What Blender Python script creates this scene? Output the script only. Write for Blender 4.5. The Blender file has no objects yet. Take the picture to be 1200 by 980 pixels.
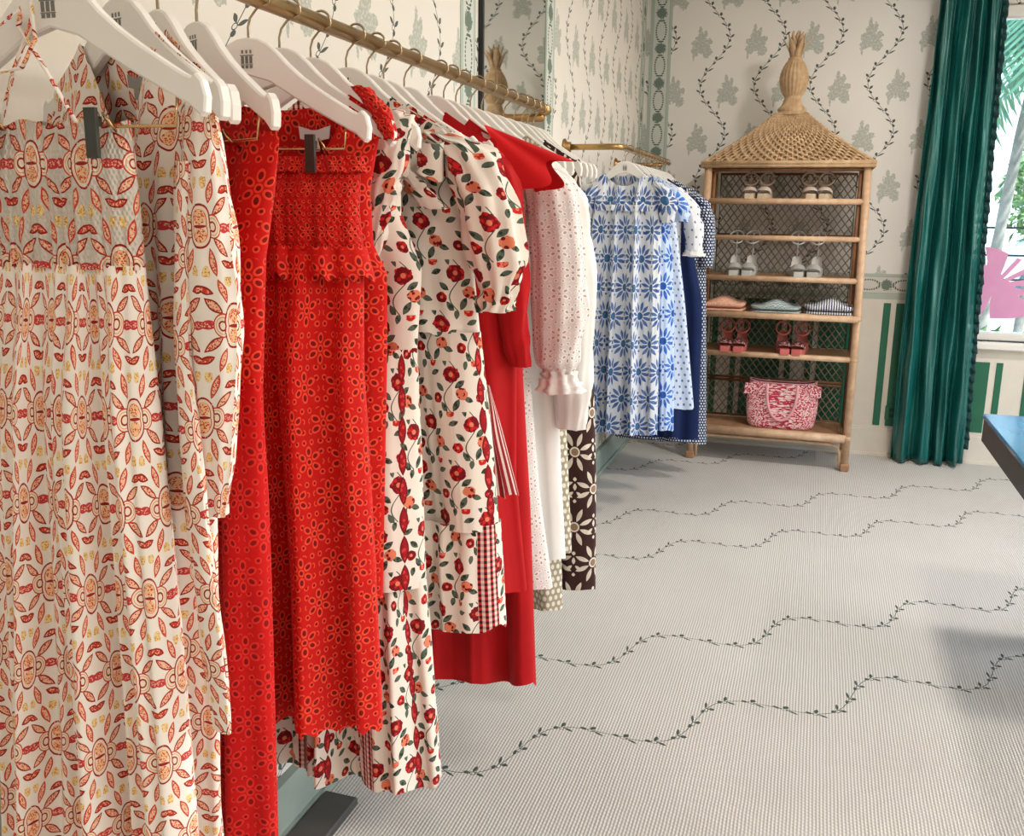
import bpy, math, random
import numpy as np
from mathutils import Vector, Matrix

PI = math.pi
random.seed(7)
rng = np.random.default_rng(11)
scene = bpy.context.scene
COL = scene.collection

# ------------------------------------------------------------------ camera
F_PX, VPX, VPY, HSLOPE, CAM_H = 1090.0, 962.0, 254.0, 0.012, 1.42
def camera_axes():
    y = Vector(((VPX - 600) / F_PX, -(VPY - 490) / F_PX, -1.0)).normalized()
    e = Vector(((VPX - 1000 - 600) / F_PX, -(VPY - 1000 * HSLOPE - 490) / F_PX, -1.0))
    n = y.cross(e).normalized()
    if n.y < 0: n = -n
    x = y.cross(n)
    return x, y, n
_x, _y, _z = camera_axes()
cam_data = bpy.data.cameras.new('camera')
cam_data.sensor_fit = 'HORIZONTAL'
cam_data.sensor_width = 36.0
cam_data.lens = F_PX / 1200.0 * 36.0
cam_data.clip_start = 0.05
cam = bpy.data.objects.new('camera', cam_data)
COL.objects.link(cam)
rot = Matrix((_x, _y, _z))
cam.matrix_world = Matrix.Translation((0, 0, CAM_H)) @ rot.to_4x4()
scene.camera = cam

# ------------------------------------------------------------------ world, sun, exposure
world = bpy.data.worlds.new('world'); scene.world = world
world.use_nodes = True
wt = world.node_tree; wt.nodes.clear()
sky = wt.nodes.new('ShaderNodeTexSky'); sky.sky_type = 'NISHITA'
sky.sun_disc = False; sky.sun_elevation = math.radians(48); sky.sun_rotation = math.radians(70)
sky.air_density = 1.2; sky.dust_density = 1.5
bgn = wt.nodes.new('ShaderNodeBackground'); bgn.inputs[1].default_value = 0.75
wo = wt.nodes.new('ShaderNodeOutputWorld')
wt.links.new(sky.outputs[0], bgn.inputs[0]); wt.links.new(bgn.outputs[0], wo.inputs[0])

sun_data = bpy.data.lights.new('sun', 'SUN'); sun_data.energy = 9.0; sun_data.angle = math.radians(1.0)
sun_data.color = (1.0, 0.95, 0.86)
sun = bpy.data.objects.new('sun', sun_data); COL.objects.link(sun)
sun.rotation_euler = Vector((-0.45, 0.36, -0.80)).to_track_quat('-Z', 'Y').to_euler()

vs = scene.view_settings
vs.view_transform = 'Standard'; vs.look = 'None'; vs.gamma = 1.0; vs.use_curve_mapping = False
vs.exposure = 0.0
LAMP_W = 17.0

# ------------------------------------------------------------------ node helper language
class S:
    """a value socket with arithmetic"""
    def __init__(s, t, o): s.t = t; s.o = o
    def _m(s, op, b=None, c=None): return math_node(s.t, op, s, b, c)
    def __add__(s, b): return s._m('ADD', b)
    __radd__ = __add__
    def __sub__(s, b): return s._m('SUBTRACT', b)
    def __rsub__(s, b): return math_node(s.t, 'SUBTRACT', b, s)
    def __mul__(s, b): return s._m('MULTIPLY', b)
    __rmul__ = __mul__
    def __truediv__(s, b): return s._m('DIVIDE', b)
    def fract(s): return s._m('FRACT')
    def floor(s): return s._m('FLOOR')
    def sin(s): return s._m('SINE')
    def cos(s): return s._m('COSINE')
    def abs(s): return s._m('ABSOLUTE')
    def lt(s, b): return s._m('LESS_THAN', b)
    def gt(s, b): return s._m('GREATER_THAN', b)
    def mx(s, b): return s._m('MAXIMUM', b)
    def mn(s, b): return s._m('MINIMUM', b)
    def pw(s, b): return s._m('POWER', b)
    def soft(s, e0, e1):
        n = s.t.nodes.new('ShaderNodeMapRange'); n.clamp = True
        s.t.links.new(s.o, n.inputs[0]); n.inputs[1].default_value = e0; n.inputs[2].default_value = e1
        return S(s.t, n.outputs[0])

def math_node(t, op, a, b=None, c=None):
    n = t.nodes.new('ShaderNodeMath'); n.operation = op
    for i, v in enumerate((a, b, c)):
        if v is None: continue
        if isinstance(v, S): t.links.new(v.o, n.inputs[i])
        else: n.inputs[i].default_value = float(v)
    return S(t, n.outputs[0])

class Mat:
    def __init__(s, name, rough=0.8, metal=0.0, spec=0.5):
        s.m = bpy.data.materials.new(name); s.m.use_nodes = True
        s.t = s.m.node_tree
        s.b = s.t.nodes['Principled BSDF']
        s.b.inputs['Roughness'].default_value = rough
        s.b.inputs['Metallic'].default_value = metal
        s.b.inputs['Specular IOR Level'].default_value = spec
    def node(s, k): return s.t.nodes.new(k)
    def link(s, a, b): s.t.links.new(a, b)
    def pos(s):
        g = s.node('ShaderNodeNewGeometry'); sp = s.node('ShaderNodeSeparateXYZ'); s.link(g.outputs['Position'], sp.inputs[0])
        return [S(s.t, sp.outputs[i]) for i in range(3)]
    def obj(s):
        g = s.node('ShaderNodeTexCoord'); sp = s.node('ShaderNodeSeparateXYZ'); s.link(g.outputs['Object'], sp.inputs[0])
        return [S(s.t, sp.outputs[i]) for i in range(3)]
    def uv(s):
        g = s.node('ShaderNodeTexCoord'); sp = s.node('ShaderNodeSeparateXYZ'); s.link(g.outputs['UV'], sp.inputs[0])
        return [S(s.t, sp.outputs[i]) for i in range(2)]
    def vec(s, x, y, z=0.0):
        c = s.node('ShaderNodeCombineXYZ')
        for i, v in enumerate((x, y, z)):
            if isinstance(v, S): s.link(v.o, c.inputs[i])
            else: c.inputs[i].default_value = v
        return c.outputs[0]
    def local(s, P, cx, cy, rx, ry, deg=0):
        mp = s.node('ShaderNodeMapping'); mp.vector_type = 'TEXTURE'; s.link(P, mp.inputs[0])
        mp.inputs['Location'].default_value = (cx, cy, 0); mp.inputs['Rotation'].default_value = (0, 0, math.radians(deg))
        mp.inputs['Scale'].default_value = (rx, ry, 1)
        return mp.outputs[0]
    def ell(s, P, cx, cy, rx, ry, deg=0):
        l = s.node('ShaderNodeVectorMath'); l.operation = 'LENGTH'; s.link(s.local(P, cx, cy, rx, ry, deg), l.inputs[0])
        return S(s.t, l.outputs['Value'])
    def leaf(s, P, cx, cy, rx, ry, deg=0):
        sp = s.node('ShaderNodeSeparateXYZ'); s.link(s.local(P, cx, cy, rx, ry, deg), sp.inputs[0])
        x, y = S(s.t, sp.outputs[0]), S(s.t, sp.outputs[1])
        return y.abs() + x * x
    def noise(s, P, scale, detail=2.0, rough=0.5):
        n = s.node('ShaderNodeTexNoise'); n.inputs['Scale'].default_value = scale; n.inputs['Detail'].default_value = detail
        n.inputs['Roughness'].default_value = rough
        if P is not None: s.link(P, n.inputs['Vector'])
        return S(s.t, n.outputs[0])
    def voro(s, P, scale, feature='F1'):
        n = s.node('ShaderNodeTexVoronoi'); n.feature = feature; n.inputs['Scale'].default_value = scale
        if P is not None: s.link(P, n.inputs['Vector'])
        return S(s.t, n.outputs['Distance'])
    def mix(s, fac, a, b):
        n = s.node('ShaderNodeMix'); n.data_type = 'RGBA'
        if isinstance(fac, S): s.link(fac.o, n.inputs[0])
        else: n.inputs[0].default_value = fac
        for v, i in ((a, 6), (b, 7)):
            if isinstance(v, tuple): n.inputs[i].default_value = (*v[:3], 1)
            else: s.link(v, n.inputs[i])
        return n.outputs[2]
    def color(s, c):
        if isinstance(c, tuple): s.b.inputs['Base Color'].default_value = (*c[:3], 1)
        else: s.link(c, s.b.inputs['Base Color'])
    def bump(s, h, dist=0.001, strength=1.0):
        n = s.node('ShaderNodeBump'); n.inputs['Strength'].default_value = strength; n.inputs['Distance'].default_value = dist
        s.link(h.o, n.inputs['Height']); s.link(n.outputs[0], s.b.inputs['Normal'])
    def sheen(s, w): s.b.inputs['Sheen Weight'].default_value = w

def srgb(r, g, b):
    f = lambda c: (c / 255 / 12.92) if c / 255 <= 0.04045 else ((c / 255 + 0.055) / 1.055) ** 2.4
    return (f(r), f(g), f(b))

MATS = {}
def plain(key, rgb, rough=0.7, metal=0.0, var=0.06, scale=12.0, bump=0.0, spec=0.5):
    if key in MATS: return MATS[key]
    m = Mat(key, rough, metal, spec)
    tc = m.node('ShaderNodeTexCoord')
    n = m.noise(tc.outputs['Object'], scale, 4)
    d = tuple(max(0, c * (1 - var * 2)) for c in rgb); l = tuple(min(1, c * (1 + var)) for c in rgb)
    m.color(m.mix(n.soft(0.3, 0.7), d, l))
    if bump: m.bump(m.noise(tc.outputs['Object'], scale * 6, 3), bump)
    MATS[key] = m.m
    return m.m

def cell(x, w, off=0.0):
    return ((x * (1.0 / w) + off).fract() - 0.5) * w

# ---- wallpaper, borders, carpet
INK = srgb(52, 66, 58)
def vine_mask(m, d, s_, pitch=0.062, k=1.0):
    """a printed garland: stem, leaf pairs, berries and open blossoms; d = distance across, s_ = distance along"""
    q = cell(s_, pitch); P = m.vec(d, q)
    a = m.leaf(P, 0.011 * k, 0.006, 0.011 * k, 0.0042 * k, 38).lt(1)
    b = m.leaf(P, -0.010 * k, 0.010, 0.010 * k, 0.0040 * k, 142).lt(1)
    c = m.ell(P, 0.003, -0.020, 0.0055 * k, 0.0055 * k).lt(1)
    r = m.ell(P, -0.003, -0.006, 0.0062 * k, 0.0062 * k)
    ring = r.lt(1) * r.gt(0.68)
    stem = d.abs().lt(0.0011 * k) * (q.gt(0.0).mx(q.lt(-0.022)))
    return a.mx(b).mx(c).mx(ring).mx(stem)
WPH = 5.0
def wallpaper(key, axis, off, base, ink_k=1.35):
    m = Mat(key, 0.85, spec=0.2)
    p = m.pos(); h = p[axis]; z = p[2]
    w = (z * (2 * PI / 0.55) + WPH).sin() * 0.080
    hh = h - w + off
    du = cell(hh, 0.316); P0 = m.vec(h, z)
    vine = vine_mask(m, du, z, 0.062, ink_k)
    z2 = cell(z - 0.0825, 0.275); wc = ((z - z2) * (2 * PI / 0.55) + WPH).sin() * 0.080
    d2 = cell(h - wc + off, 0.316, 0.5)
    P = m.vec(d2, z2)
    n = m.noise(P0, 70, 4) * 1.5 - 0.75
    shapes = [(0.0, -0.022, 0.050, 0.036), (0.034, -0.052, 0.028, 0.030), (-0.036, -0.044, 0.024, 0.026), (-0.004, 0.026, 0.030, 0.036),
              (-0.010, 0.070, 0.010, 0.026), (0.042, 0.008, 0.022, 0.018), (-0.040, 0.000, 0.020, 0.018), (0.020, 0.052, 0.012, 0.022), (-0.045, -0.075, 0.006, 0.022)]
    mk = None
    for a in shapes:
        e = (m.ell(P, *a) + n).lt(1.0); mk = e if mk is None else mk.mx(e)
    tone = m.noise(P0, 2.2, 3).soft(0.3, 0.75)
    basec = m.mix(tone, tuple(c * 0.955 for c in base), base)
    lite = m.noise(P0, 110, 2).soft(0.48, 0.60)
    c1 = m.mix(mk * (0.80 - lite * 0.35), basec, srgb(164, 170, 160))
    m.color(m.mix(vine * 0.92, c1, INK))
    m.bump(m.noise(P0, 240, 2), 0.0004, 0.4)
    return m.m
def border_mat(key, axis, centre, vertical=True, base=(0.6, 0.62, 0.57)):
    """green bordered strip with linked beads and posies"""
    m = Mat(key, 0.85, spec=0.2)
    p = m.pos(); a = (p[axis] - centre) if vertical else (p[2] - centre); s_ = p[2] if vertical else p[axis]
    q = cell(s_, 0.20); P = m.vec(a, q)
    e = m.ell(P, 0.0, 0.0, 0.030, 0.062)
    beads = (s_ * (1 / 0.013)).fract().gt(0.35)
    ring = e.lt(1.12) * e.gt(0.84) * beads
    q2 = cell(s_, 0.20, 0.5); P2 = m.vec(a, q2)
    nz = m.noise(m.vec(a, s_), 130, 2) * 1.4 - 0.7
    posy = (m.ell(P2, 0, 0, 0.032, 0.030) + nz).lt(1.0)
    edge = a.abs().gt(0.048)
    edge2 = a.abs().gt(0.046) * a.abs().lt(0.049)
    c = m.mix(edge * 0.55, base, srgb(150, 172, 156))
    c = m.mix(edge2 * 0.5, c, srgb(96, 120, 104))
    c = m.mix(posy * 0.85, c, srgb(84, 106, 92))
    m.color(m.mix(ring * 0.9, c, srgb(66, 84, 74)))
    return m.m
def carpet():
    m = Mat('woven_carpet', 0.95, spec=0.15)
    x, y, z = m.pos()
    ph = math.radians(35.0)
    s_ = x * math.cos(ph) + y * math.sin(ph); n_ = y * math.cos(ph) - x * math.sin(ph)
    nn = n_ - ((s_ - 0.17) * (2 * PI / 0.53)).sin() * 0.072
    d1 = cell(nn - 2.16, 1.30, 0.5); d2 = cell(nn - 2.62, 1.30, 0.5)
    P = m.vec(x, y)
    wob = (m.noise(P, 60, 2) - 0.5) * 0.006
    v = vine_mask(m, d1 + wob, s_, 0.074, 1.3).mx(vine_mask(m, d2 + wob, s_, 0.074, 1.3))
    rib = ((x + (m.noise(P, 9, 2) - 0.5) * 0.004) * (2 * PI / 0.0085)).sin() * 0.5 + 0.5
    cross = (y * (2 * PI / 0.013) + (x * (1 / 0.0085)).floor() * 2.4).sin() * 0.5 + 0.5
    weave = rib * 0.72 + cross * 0.28
    big = m.noise(P, 1.6, 4).soft(0.25, 0.8)
    lo = m.mix(big, srgb(172, 167, 160), srgb(184, 180, 173)); hi = m.mix(big, srgb(212, 208, 201), srgb(222, 218, 212))
    c = m.mix(weave.soft(0.15, 0.8), lo, hi)
    m.color(m.mix(v * 0.93, c, srgb(50, 66, 56)))
    m.bump(weave, 0.0022, 0.75)
    return m.m

# ---- fabrics
def finish(m, u, v, wrinkle=0.0016, wscale=22, weave=True, extra=None):
    P = m.vec(u, v)
    h = m.noise(P, wscale, 3) * wrinkle * 1000
    if extra is not None: h = h + extra
    m.bump(h, 0.001, 0.7)
    m.sheen(0.05)
def coral_print(key='coral_print_cotton', dens=1.0, base=srgb(248, 238, 228), smock=False):
    m = Mat(key, 0.85, spec=0.2)
    u, v = m.uv(); W, H = 0.086 * dens, 0.118 * dens
    k = dens
    row = (v * (1 / H)).floor(); odd = (row * 0.5).fract() * 2.0
    wob = m.noise(m.vec(u, v), 30, 2) * 0.006 - 0.003
    x0 = cell(u + odd * (W * 0.5) + wob, W); y0 = cell(v + wob, H)
    A = m.vec(x0.abs(), y0.abs())
    fine = m.voro(m.vec(u, v), 420 / k).gt(0.42)
    RED, DRED, GOLD, PEACH, PINK = srgb(206, 66, 44), srgb(158, 34, 30), srgb(214, 144, 56), srgb(242, 192, 160), srgb(202, 60, 64)
    c = m.mix(m.noise(m.vec(u, v), 6, 2).soft(0.35, 0.7), base, tuple(q * 0.97 for q in base))
    dash = (m.voro(m.vec(u, v), 260 / k)).gt(0.18)
    def blob(c, d, inner, outer, ring=0.72, line=None):
        c = m.mix(d.lt(1.0), c, outer)
        return m.mix(d.lt(ring), c, m.mix(fine, line or outer, inner))
    c = blob(c, m.leaf(A, 0.0365 * k, 0.0, 0.0125 * k, 0.0062 * k, 0), PINK, PINK, 0.6, PEACH)
    c = blob(c, m.leaf(A, 0.0290 * k, 0.0240 * k, 0.0160 * k, 0.0056 * k, 42), PEACH, DRED, 0.66, RED)
    c = blob(c, m.leaf(A, 0.0160 * k, 0.0420 * k, 0.0165 * k, 0.0052 * k, 72), PEACH, RED, 0.62, RED)
    c = blob(c, m.leaf(A, 0.0380 * k, 0.0440 * k, 0.0110 * k, 0.0050 * k, 25), RED, DRED, 0.55, PEACH)
    c = blob(c, m.ell(A, 0.0070 * k, 0.0545 * k, 0.0048 * k, 0.0085 * k), srgb(244, 214, 150), GOLD, 0.98, GOLD)
    e = m.ell(A, 0.0175 * k, 0.0, 0.0125 * k, 0.0150 * k)
    c = m.mix(e.lt(1.0), c, srgb(244, 226, 204)); c = m.mix(e.lt(1.0) * e.gt(0.88), c, m.mix(dash, GOLD, RED)); c = m.mix(e.lt(0.72) * e.gt(0.66), c, GOLD); c = m.mix(e.lt(0.45) * e.gt(0.30), c, DRED)
    e = m.ell(A, 0.0, 0.006 * k, 0.0150 * k, 0.0220 * k)
    c = m.mix(e.lt(1.0), c, srgb(244, 222, 200)); c = m.mix(e.lt(1.0) * e.gt(0.88) * dash, c, DRED); c = m.mix(e.lt(0.68) * e.gt(0.60), c, RED)
    e = m.ell(A, 0.0, 0.0115 * k, 0.0078 * k, 0.0090 * k)
    c = m.mix(e.lt(1.0), c, m.mix(fine, RED, srgb(246, 196, 150)))
    c = m.mix(m.ell(A, 0.0, 0.0, 0.0085 * k, 0.0022 * k).lt(1.0), c, DRED)
    m.color(c)
    ex = ((u * (2 * PI / 0.0052)).sin() * (v * (2 * PI / 0.0105)).sin()) * 1.3 if smock else None
    finish(m, u, v, extra=ex)
    return m.m
def eyelet(key, base, rim, hole, size=0.052, hem=None, smock=False, transl=0.0):
    m = Mat(key, 0.8, spec=0.25)
    u, v = m.uv()
    H = size * 0.88
    row = (v * (1 / H)).floor(); odd = (row * 0.5).fract() * 2.0
    x0 = cell(u + odd * (size * 0.5), size); y0 = cell(v, H)
    ang = math_node(m.t, 'ARCTAN2', y0, x0); r = (x0 * x0 + y0 * y0).pw(0.5)
    sec = ((ang * (6 / (2 * PI))).fract() - 0.5) * (2 * PI / 6)
    Pp = m.vec(r * sec.cos(), r * sec.sin())
    d = m.ell(Pp, size * 0.245, 0, size * 0.115, size * 0.078)
    hole_m = d.lt(0.66); rim_m = d.lt(1.15) * d.gt(0.66)
    dc = r * (1 / (size * 0.085)); hole_m = hole_m.mx(dc.lt(0.6)); rim_m = rim_m.mx(dc.lt(1.1) * dc.gt(0.6))
    # small buttonholes scattered between the flowers
    q = size * 0.25
    x1 = cell(u, q); y1 = cell(v, q); d1 = m.ell(m.vec(x1, y1), 0, 0, q * 0.30, q * 0.30)
    out = r.gt(size * 0.40)
    hole_m = hole_m.mx(d1.lt(0.5) * out); rim_m = rim_m.mx(d1.lt(1.0) * d1.gt(0.5) * out)
    tone = m.noise(m.vec(u, v), 14, 3).soft(0.3, 0.7)
    c = m.mix(tone, tuple(q_ * 0.86 for q_ in base), base)
    c = m.mix(rim_m, c, rim); c = m.mix(hole_m, c, hole)
    m.color(c)
    h = rim_m * 1.2 - hole_m * 1.5
    if smock:
        h = h + ((u * (2 * PI / 0.010)).sin() * (v * (2 * PI / 0.0125)).sin()) * 2.2
    finish(m, u, v, extra=h)
    return m.m
def rose_print(key, off=0.0, gingham=0.30):
    m = Mat(key, 0.85, spec=0.2)
    u, v = m.uv(); u = u + off
    W, H = 0.086, 0.084
    row = (v * (1 / H)).floor(); odd = (row * 0.5).fract() * 2.0
    x0 = cell(u + odd * (W * 0.5) + (row * 1.7).sin() * 0.008, W); y0 = cell(v, H)
    P = m.vec(x0, y0); UV = m.vec(u, v)
    nz = m.noise(UV, 90, 2) * 0.7 - 0.35
    pet = m.voro(UV, 130).gt(0.42)
    BASE, RED, DR, OR, GR, GR2 = srgb(240, 228, 216), srgb(202, 34, 34), srgb(122, 16, 26), srgb(228, 128, 96), srgb(46, 58, 48), srgb(88, 98, 84)
    c = m.mix(m.noise(UV, 5, 2).soft(0.35, 0.7), BASE, tuple(q * 0.97 for q in BASE))
    # winding stems
    st = (x0 - (y0 * (2 * PI / H)).sin() * 0.012).abs().lt(0.0012)
    c = m.mix(st, c, GR2)
    lv = None
    for a in [(0.018, 0.004, 0.011, 0.0052, 35), (-0.020, -0.002, 0.010, 0.0050, 140), (0.011, -0.031, 0.012, 0.0054, 60), (-0.012, -0.036, 0.011, 0.0050, 120),
              (-0.031, 0.022, 0.010, 0.0046, 20), (0.034, -0.022, 0.010, 0.0048, 160), (0.030, 0.036, 0.009, 0.0046, 80), (-0.010, 0.042, 0.009, 0.0040, 100)]:
        e = m.leaf(P, *a).lt(1.0); lv = e if lv is None else lv.mx(e)
    c = m.mix(lv, c, m.mix(pet, GR, GR2))
    for (cx, cy, r, col, col2) in [(0.002, 0.020, 0.0150, RED, DR), (0.022, -0.012, 0.0110, DR, OR), (-0.026, -0.020, 0.0095, RED, DR), (-0.036, 0.040, 0.0085, OR, RED)]:
        e = m.ell(P, cx, cy, r, r * 0.92) + nz
        c = m.mix(e.lt(1.0), c, m.mix(pet, col, col2)); c = m.mix(m.ell(P, cx, cy, r * 0.28, r * 0.28).lt(1.0), c, OR)
    # woven gingham stripe and a ribbon braid down the cloth
    g = cell(u, gingham)
    gx = (u * (1 / 0.0115)).fract().gt(0.5); gy = (v * (1 / 0.010)).fract().gt(0.5)
    band = g.abs().lt(0.020)
    gc = m.mix(gx, srgb(236, 216, 206), m.mix(gy, srgb(196, 40, 44), srgb(64, 24, 30)))
    gc = m.mix((1 - gx) * gy * 0.45, gc, srgb(170, 60, 60))
    c = m.mix(band, c, gc)
    b2 = cell(u + gingham * 0.5, gingham); yy = cell(v, 0.050)
    rb = m.leaf(m.vec(b2, yy), 0, 0, 0.0245, 0.0085, 90)
    c = m.mix(rb.lt(1.0), c, DR); c = m.mix(rb.lt(0.62), c, m.mix(pet, srgb(214, 60, 52), srgb(160, 24, 32)))
    m.color(c); finish(m, u, v, 0.002)
    return m.m
def daisy_print(key, base, petal, petal2, centre, W=0.098, n=6, leafy=True):
    m = Mat(key, 0.85, spec=0.2)
    u, v = m.uv(); H = W * 0.92; UV = m.vec(u, v)
    row = (v * (1 / H)).floor(); odd = (row * 0.5).fract() * 2.0
    x0 = cell(u + odd * (W * 0.5), W); y0 = cell(v, H)
    ang = math_node(m.t, 'ARCTAN2', y0, x0); r = (x0 * x0 + y0 * y0).pw(0.5)
    sec = ((ang * (n * 2 / (2 * PI))).fract() - 0.5) * (2 * PI / (n * 2))
    Pp = m.vec(r * sec.cos(), r * sec.sin())
    d = m.leaf(Pp, W * 0.315, 0, W * 0.175, W * 0.055)
    tone = m.noise(UV, 40, 2).soft(0.35, 0.65)
    c = m.mix(m.noise(UV, 5, 2).soft(0.35, 0.7), base, tuple(q * 0.96 for q in base))
    c = m.mix(d.lt(1.0), c, m.mix(tone, petal, petal2))
    cc = r * (1 / (W * 0.125)); c = m.mix(cc.lt(1.0), c, m.mix(cc.lt(0.7), petal, centre))
    if leafy:
        x1 = cell(u + odd * (W * 0.5) + W * 0.5, W); P1 = m.vec(x1, y0)
        for a in [(0, 0.008, 0.010, 0.0048, 90), (0.012, -0.012, 0.010, 0.0044, -40), (-0.012, -0.012, 0.010, 0.0044, 220), (0.0, 0.030, 0.006, 0.005, 90), (0, -0.032, 0.005, 0.005, 0)]:
            c = m.mix(m.leaf(P1, *a).lt(1.0), c, petal)
    m.color(c); finish(m, u, v, 0.002)
    return m.m
def dots(key, base, dot, pitch=0.013, r=0.0036, jitter=0.0):
    m = Mat(key, 0.85, spec=0.2)
    u, v = m.uv(); row = (v * (1 / pitch)).floor(); odd = (row * 0.5).fract() * 2.0
    P = m.vec(cell(u + odd * pitch * 0.5, pitch), cell(v, pitch))
    m.color(m.mix(m.ell(P, 0, 0, r, r * 1.25).lt(1.0), base, dot)); finish(m, u, v, 0.002)
    return m.m
def stripes(key, a, b, pitch=0.008, duty=0.5, axis=0):
    m = Mat(key, 0.85, spec=0.2); q = m.uv()
    m.color(m.mix((q[axis] * (1 / pitch)).fract().gt(duty), a, b)); finish(m, q[0], q[1], 0.002)
    return m.m
def cloth(key, base, var=0.10, rough=0.8):
    m = Mat(key, rough, spec=0.25); u, v = m.uv(); P = m.vec(u, v)
    m.color(m.mix(m.noise(P, 9, 3).soft(0.3, 0.7), tuple(c * (1 - var) for c in base), base)); finish(m, u, v, 0.003, 14)
    return m.m
def silk():
    m = Mat('teal_silk', 0.32, spec=0.55); u, v = m.uv()
    P = m.vec(u * 1.0, v * 0.12)
    slub = m.noise(m.vec(u * 0.15, v), 160, 2)
    m.color(m.mix(m.noise(P, 20, 3).soft(0.3, 0.7), srgb(16, 84, 80), srgb(24, 102, 96)))
    m.bump(m.noise(m.vec(u, v), 16, 3) * 2 + slub * 0.25, 0.001, 0.5)
    return m.m
def rattan(key, a, b, rough=0.45, ring=0.0):
    m = Mat(key, rough, spec=0.4)
    tc = m.node('ShaderNodeTexCoord')
    g = m.node('ShaderNodeNewGeometry')
    n = m.noise(tc.outputs['Object'], 26, 4); big = m.noise(g.outputs['Position'], 7, 2)
    c = m.mix(n.soft(0.3, 0.7), a, b)
    m.color(m.mix(big.soft(0.35, 0.75) * 0.5, c, tuple(q * 0.72 for q in a)))
    m.bump(n, 0.0015, 0.5)
    return m.m

M = {}
M['wall_back'] = wallpaper('wallpaper_back', 0, 0.198, srgb(234, 230, 224))
M['wall_left'] = wallpaper('wallpaper_left', 1, 0.10, srgb(230, 224, 216))
M['carpet'] = carpet()
M['cream'] = plain('cream_paint', srgb(222, 214, 200), 0.55, var=0.02)
M['white'] = plain('white_paint', srgb(232, 228, 220), 0.5, var=0.02)
M['ceiling'] = plain('ceiling_paint', srgb(236, 232, 224), 0.9, var=0.02)
M['green'] = plain('green_paint', srgb(30, 104, 76), 0.45, var=0.04)
M['greygreen'] = plain('grey_green_paint', srgb(150, 162, 150), 0.6, var=0.04)
M['black'] = plain('black_rubber', srgb(34, 34, 34), 0.6)
M['hanger'] = plain('hanger_paint', srgb(240, 236, 230), 0.35, var=0.015)
M['brass'] = plain('brushed_brass', srgb(188, 152, 98), 0.28, 1.0, var=0.05, scale=40)
M['oldbrass'] = plain('antique_brass', srgb(160, 124, 78), 0.38, 0.9, var=0.06, scale=40)
M['wire'] = plain('gold_wire', srgb(206, 170, 122), 0.25, 1.0)
M['steel'] = plain('hook_metal', srgb(176, 158, 130), 0.25, 1.0)
M['clip'] = plain('dark_clip', srgb(48, 52, 46), 0.45)
M['logo'] = plain('grey_ink', srgb(120, 118, 112), 0.7)
M['label'] = plain('grey_satin_label', srgb(140, 134, 128), 0.4)
M['whitelabel'] = plain('white_satin_label', srgb(214, 208, 208), 0.35)
M['coral'] = coral_print('coral_print_cotton', 0.88)
M['coral_smock'] = coral_print('coral_print_smocked', 0.92, srgb(216, 206, 194), True)
M['coral_small'] = coral_print('coral_print_sleeve', 0.8)
M['coral_in'] = plain('coral_trim', srgb(206, 96, 76), 0.8)
RB, RR, RH = srgb(206, 14, 8), srgb(236, 70, 44), srgb(124, 4, 6)
M['red_eyelet'] = eyelet('red_eyelet_cotton', RB, RR, RH, 0.062)
M['red_smock'] = eyelet('red_smocked_eyelet', RB, RR, RH, 0.034, smock=True)
M['red_eyelet2'] = eyelet('red_fine_eyelet', srgb(206, 14, 12), srgb(224, 44, 34), srgb(140, 4, 8), 0.064)
M['rose1'] = rose_print('rose_print_cotton', 0.0, 0.26)
M['rose2'] = rose_print('rose_print_cotton_b', 0.085, 0.34)
M['rose3'] = rose_print('rose_print_cotton_c', 0.40, 3.0)
M['red'] = cloth('red_cotton', srgb(186, 8, 16), 0.14)
M['red_b'] = cloth('bright_red_cotton', srgb(206, 12, 18), 0.10)
M['gingham'] = stripes('red_stripe_cloth', srgb(222, 196, 188), srgb(140, 26, 36), 0.012, 0.4)
M['white_eyelet'] = eyelet('white_eyelet_cotton', srgb(240, 234, 230), srgb(250, 248, 246), srgb(196, 168, 158), 0.050)
M['white_cloth'] = cloth('white_cotton', srgb(240, 237, 233), 0.04)
M['beige_dot'] = dots('beige_dotted_cotton', srgb(168, 156, 132), srgb(232, 226, 212), 0.017, 0.0052)
M['brown_leaf'] = daisy_print('brown_leaf_print', srgb(62, 36, 34), srgb(226, 216, 200), srgb(206, 194, 178), srgb(150, 120, 100), 0.115, 4, True)
M['blue1'] = daisy_print('blue_daisy_print', srgb(216, 220, 228), srgb(62, 92, 150), srgb(92, 122, 176), srgb(58, 110, 150), 0.140, 6)
M['blue2'] = daisy_print('bright_blue_daisy_print', srgb(196, 214, 240), srgb(46, 92, 190), srgb(84, 134, 214), srgb(40, 90, 170), 0.140, 6)
M['sprig'] = dots('pale_blue_sprig_cotton', srgb(206, 218, 236), srgb(96, 120, 168), 0.030, 0.0055)
M['whitedot'] = dots('white_dotted_muslin', srgb(236, 236, 240), srgb(110, 122, 150), 0.036, 0.0045)
M['navy'] = cloth('navy_cotton', srgb(16, 36, 84), 0.2)
M['navydot'] = dots('navy_check_cotton', srgb(28, 44, 82), srgb(214, 220, 230), 0.015, 0.0045)
M['silk'] = silk()
M['ruffle'] = cloth('dark_teal_ruffle', srgb(26, 62, 62), 0.3)
M['bamboo'] = rattan('bamboo_pole', srgb(196, 156, 122), srgb(218, 184, 150), 0.38)
M['wicker'] = rattan('wicker_cane', srgb(176, 142, 104), srgb(212, 180, 142), 0.55)
M['wicker_dark'] = rattan('dark_cane', srgb(112, 74, 46), srgb(146, 100, 64), 0.55)
M['lattice'] = rattan('lattice_cane', srgb(142, 118, 96), srgb(170, 146, 120), 0.5)
M['board'] = rattan('shelf_board', srgb(158, 116, 82), srgb(184, 142, 106), 0.4)
M['tabletop'] = plain('blue_lacquer', srgb(28, 112, 158), 0.12, var=0.10, scale=5)
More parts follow.
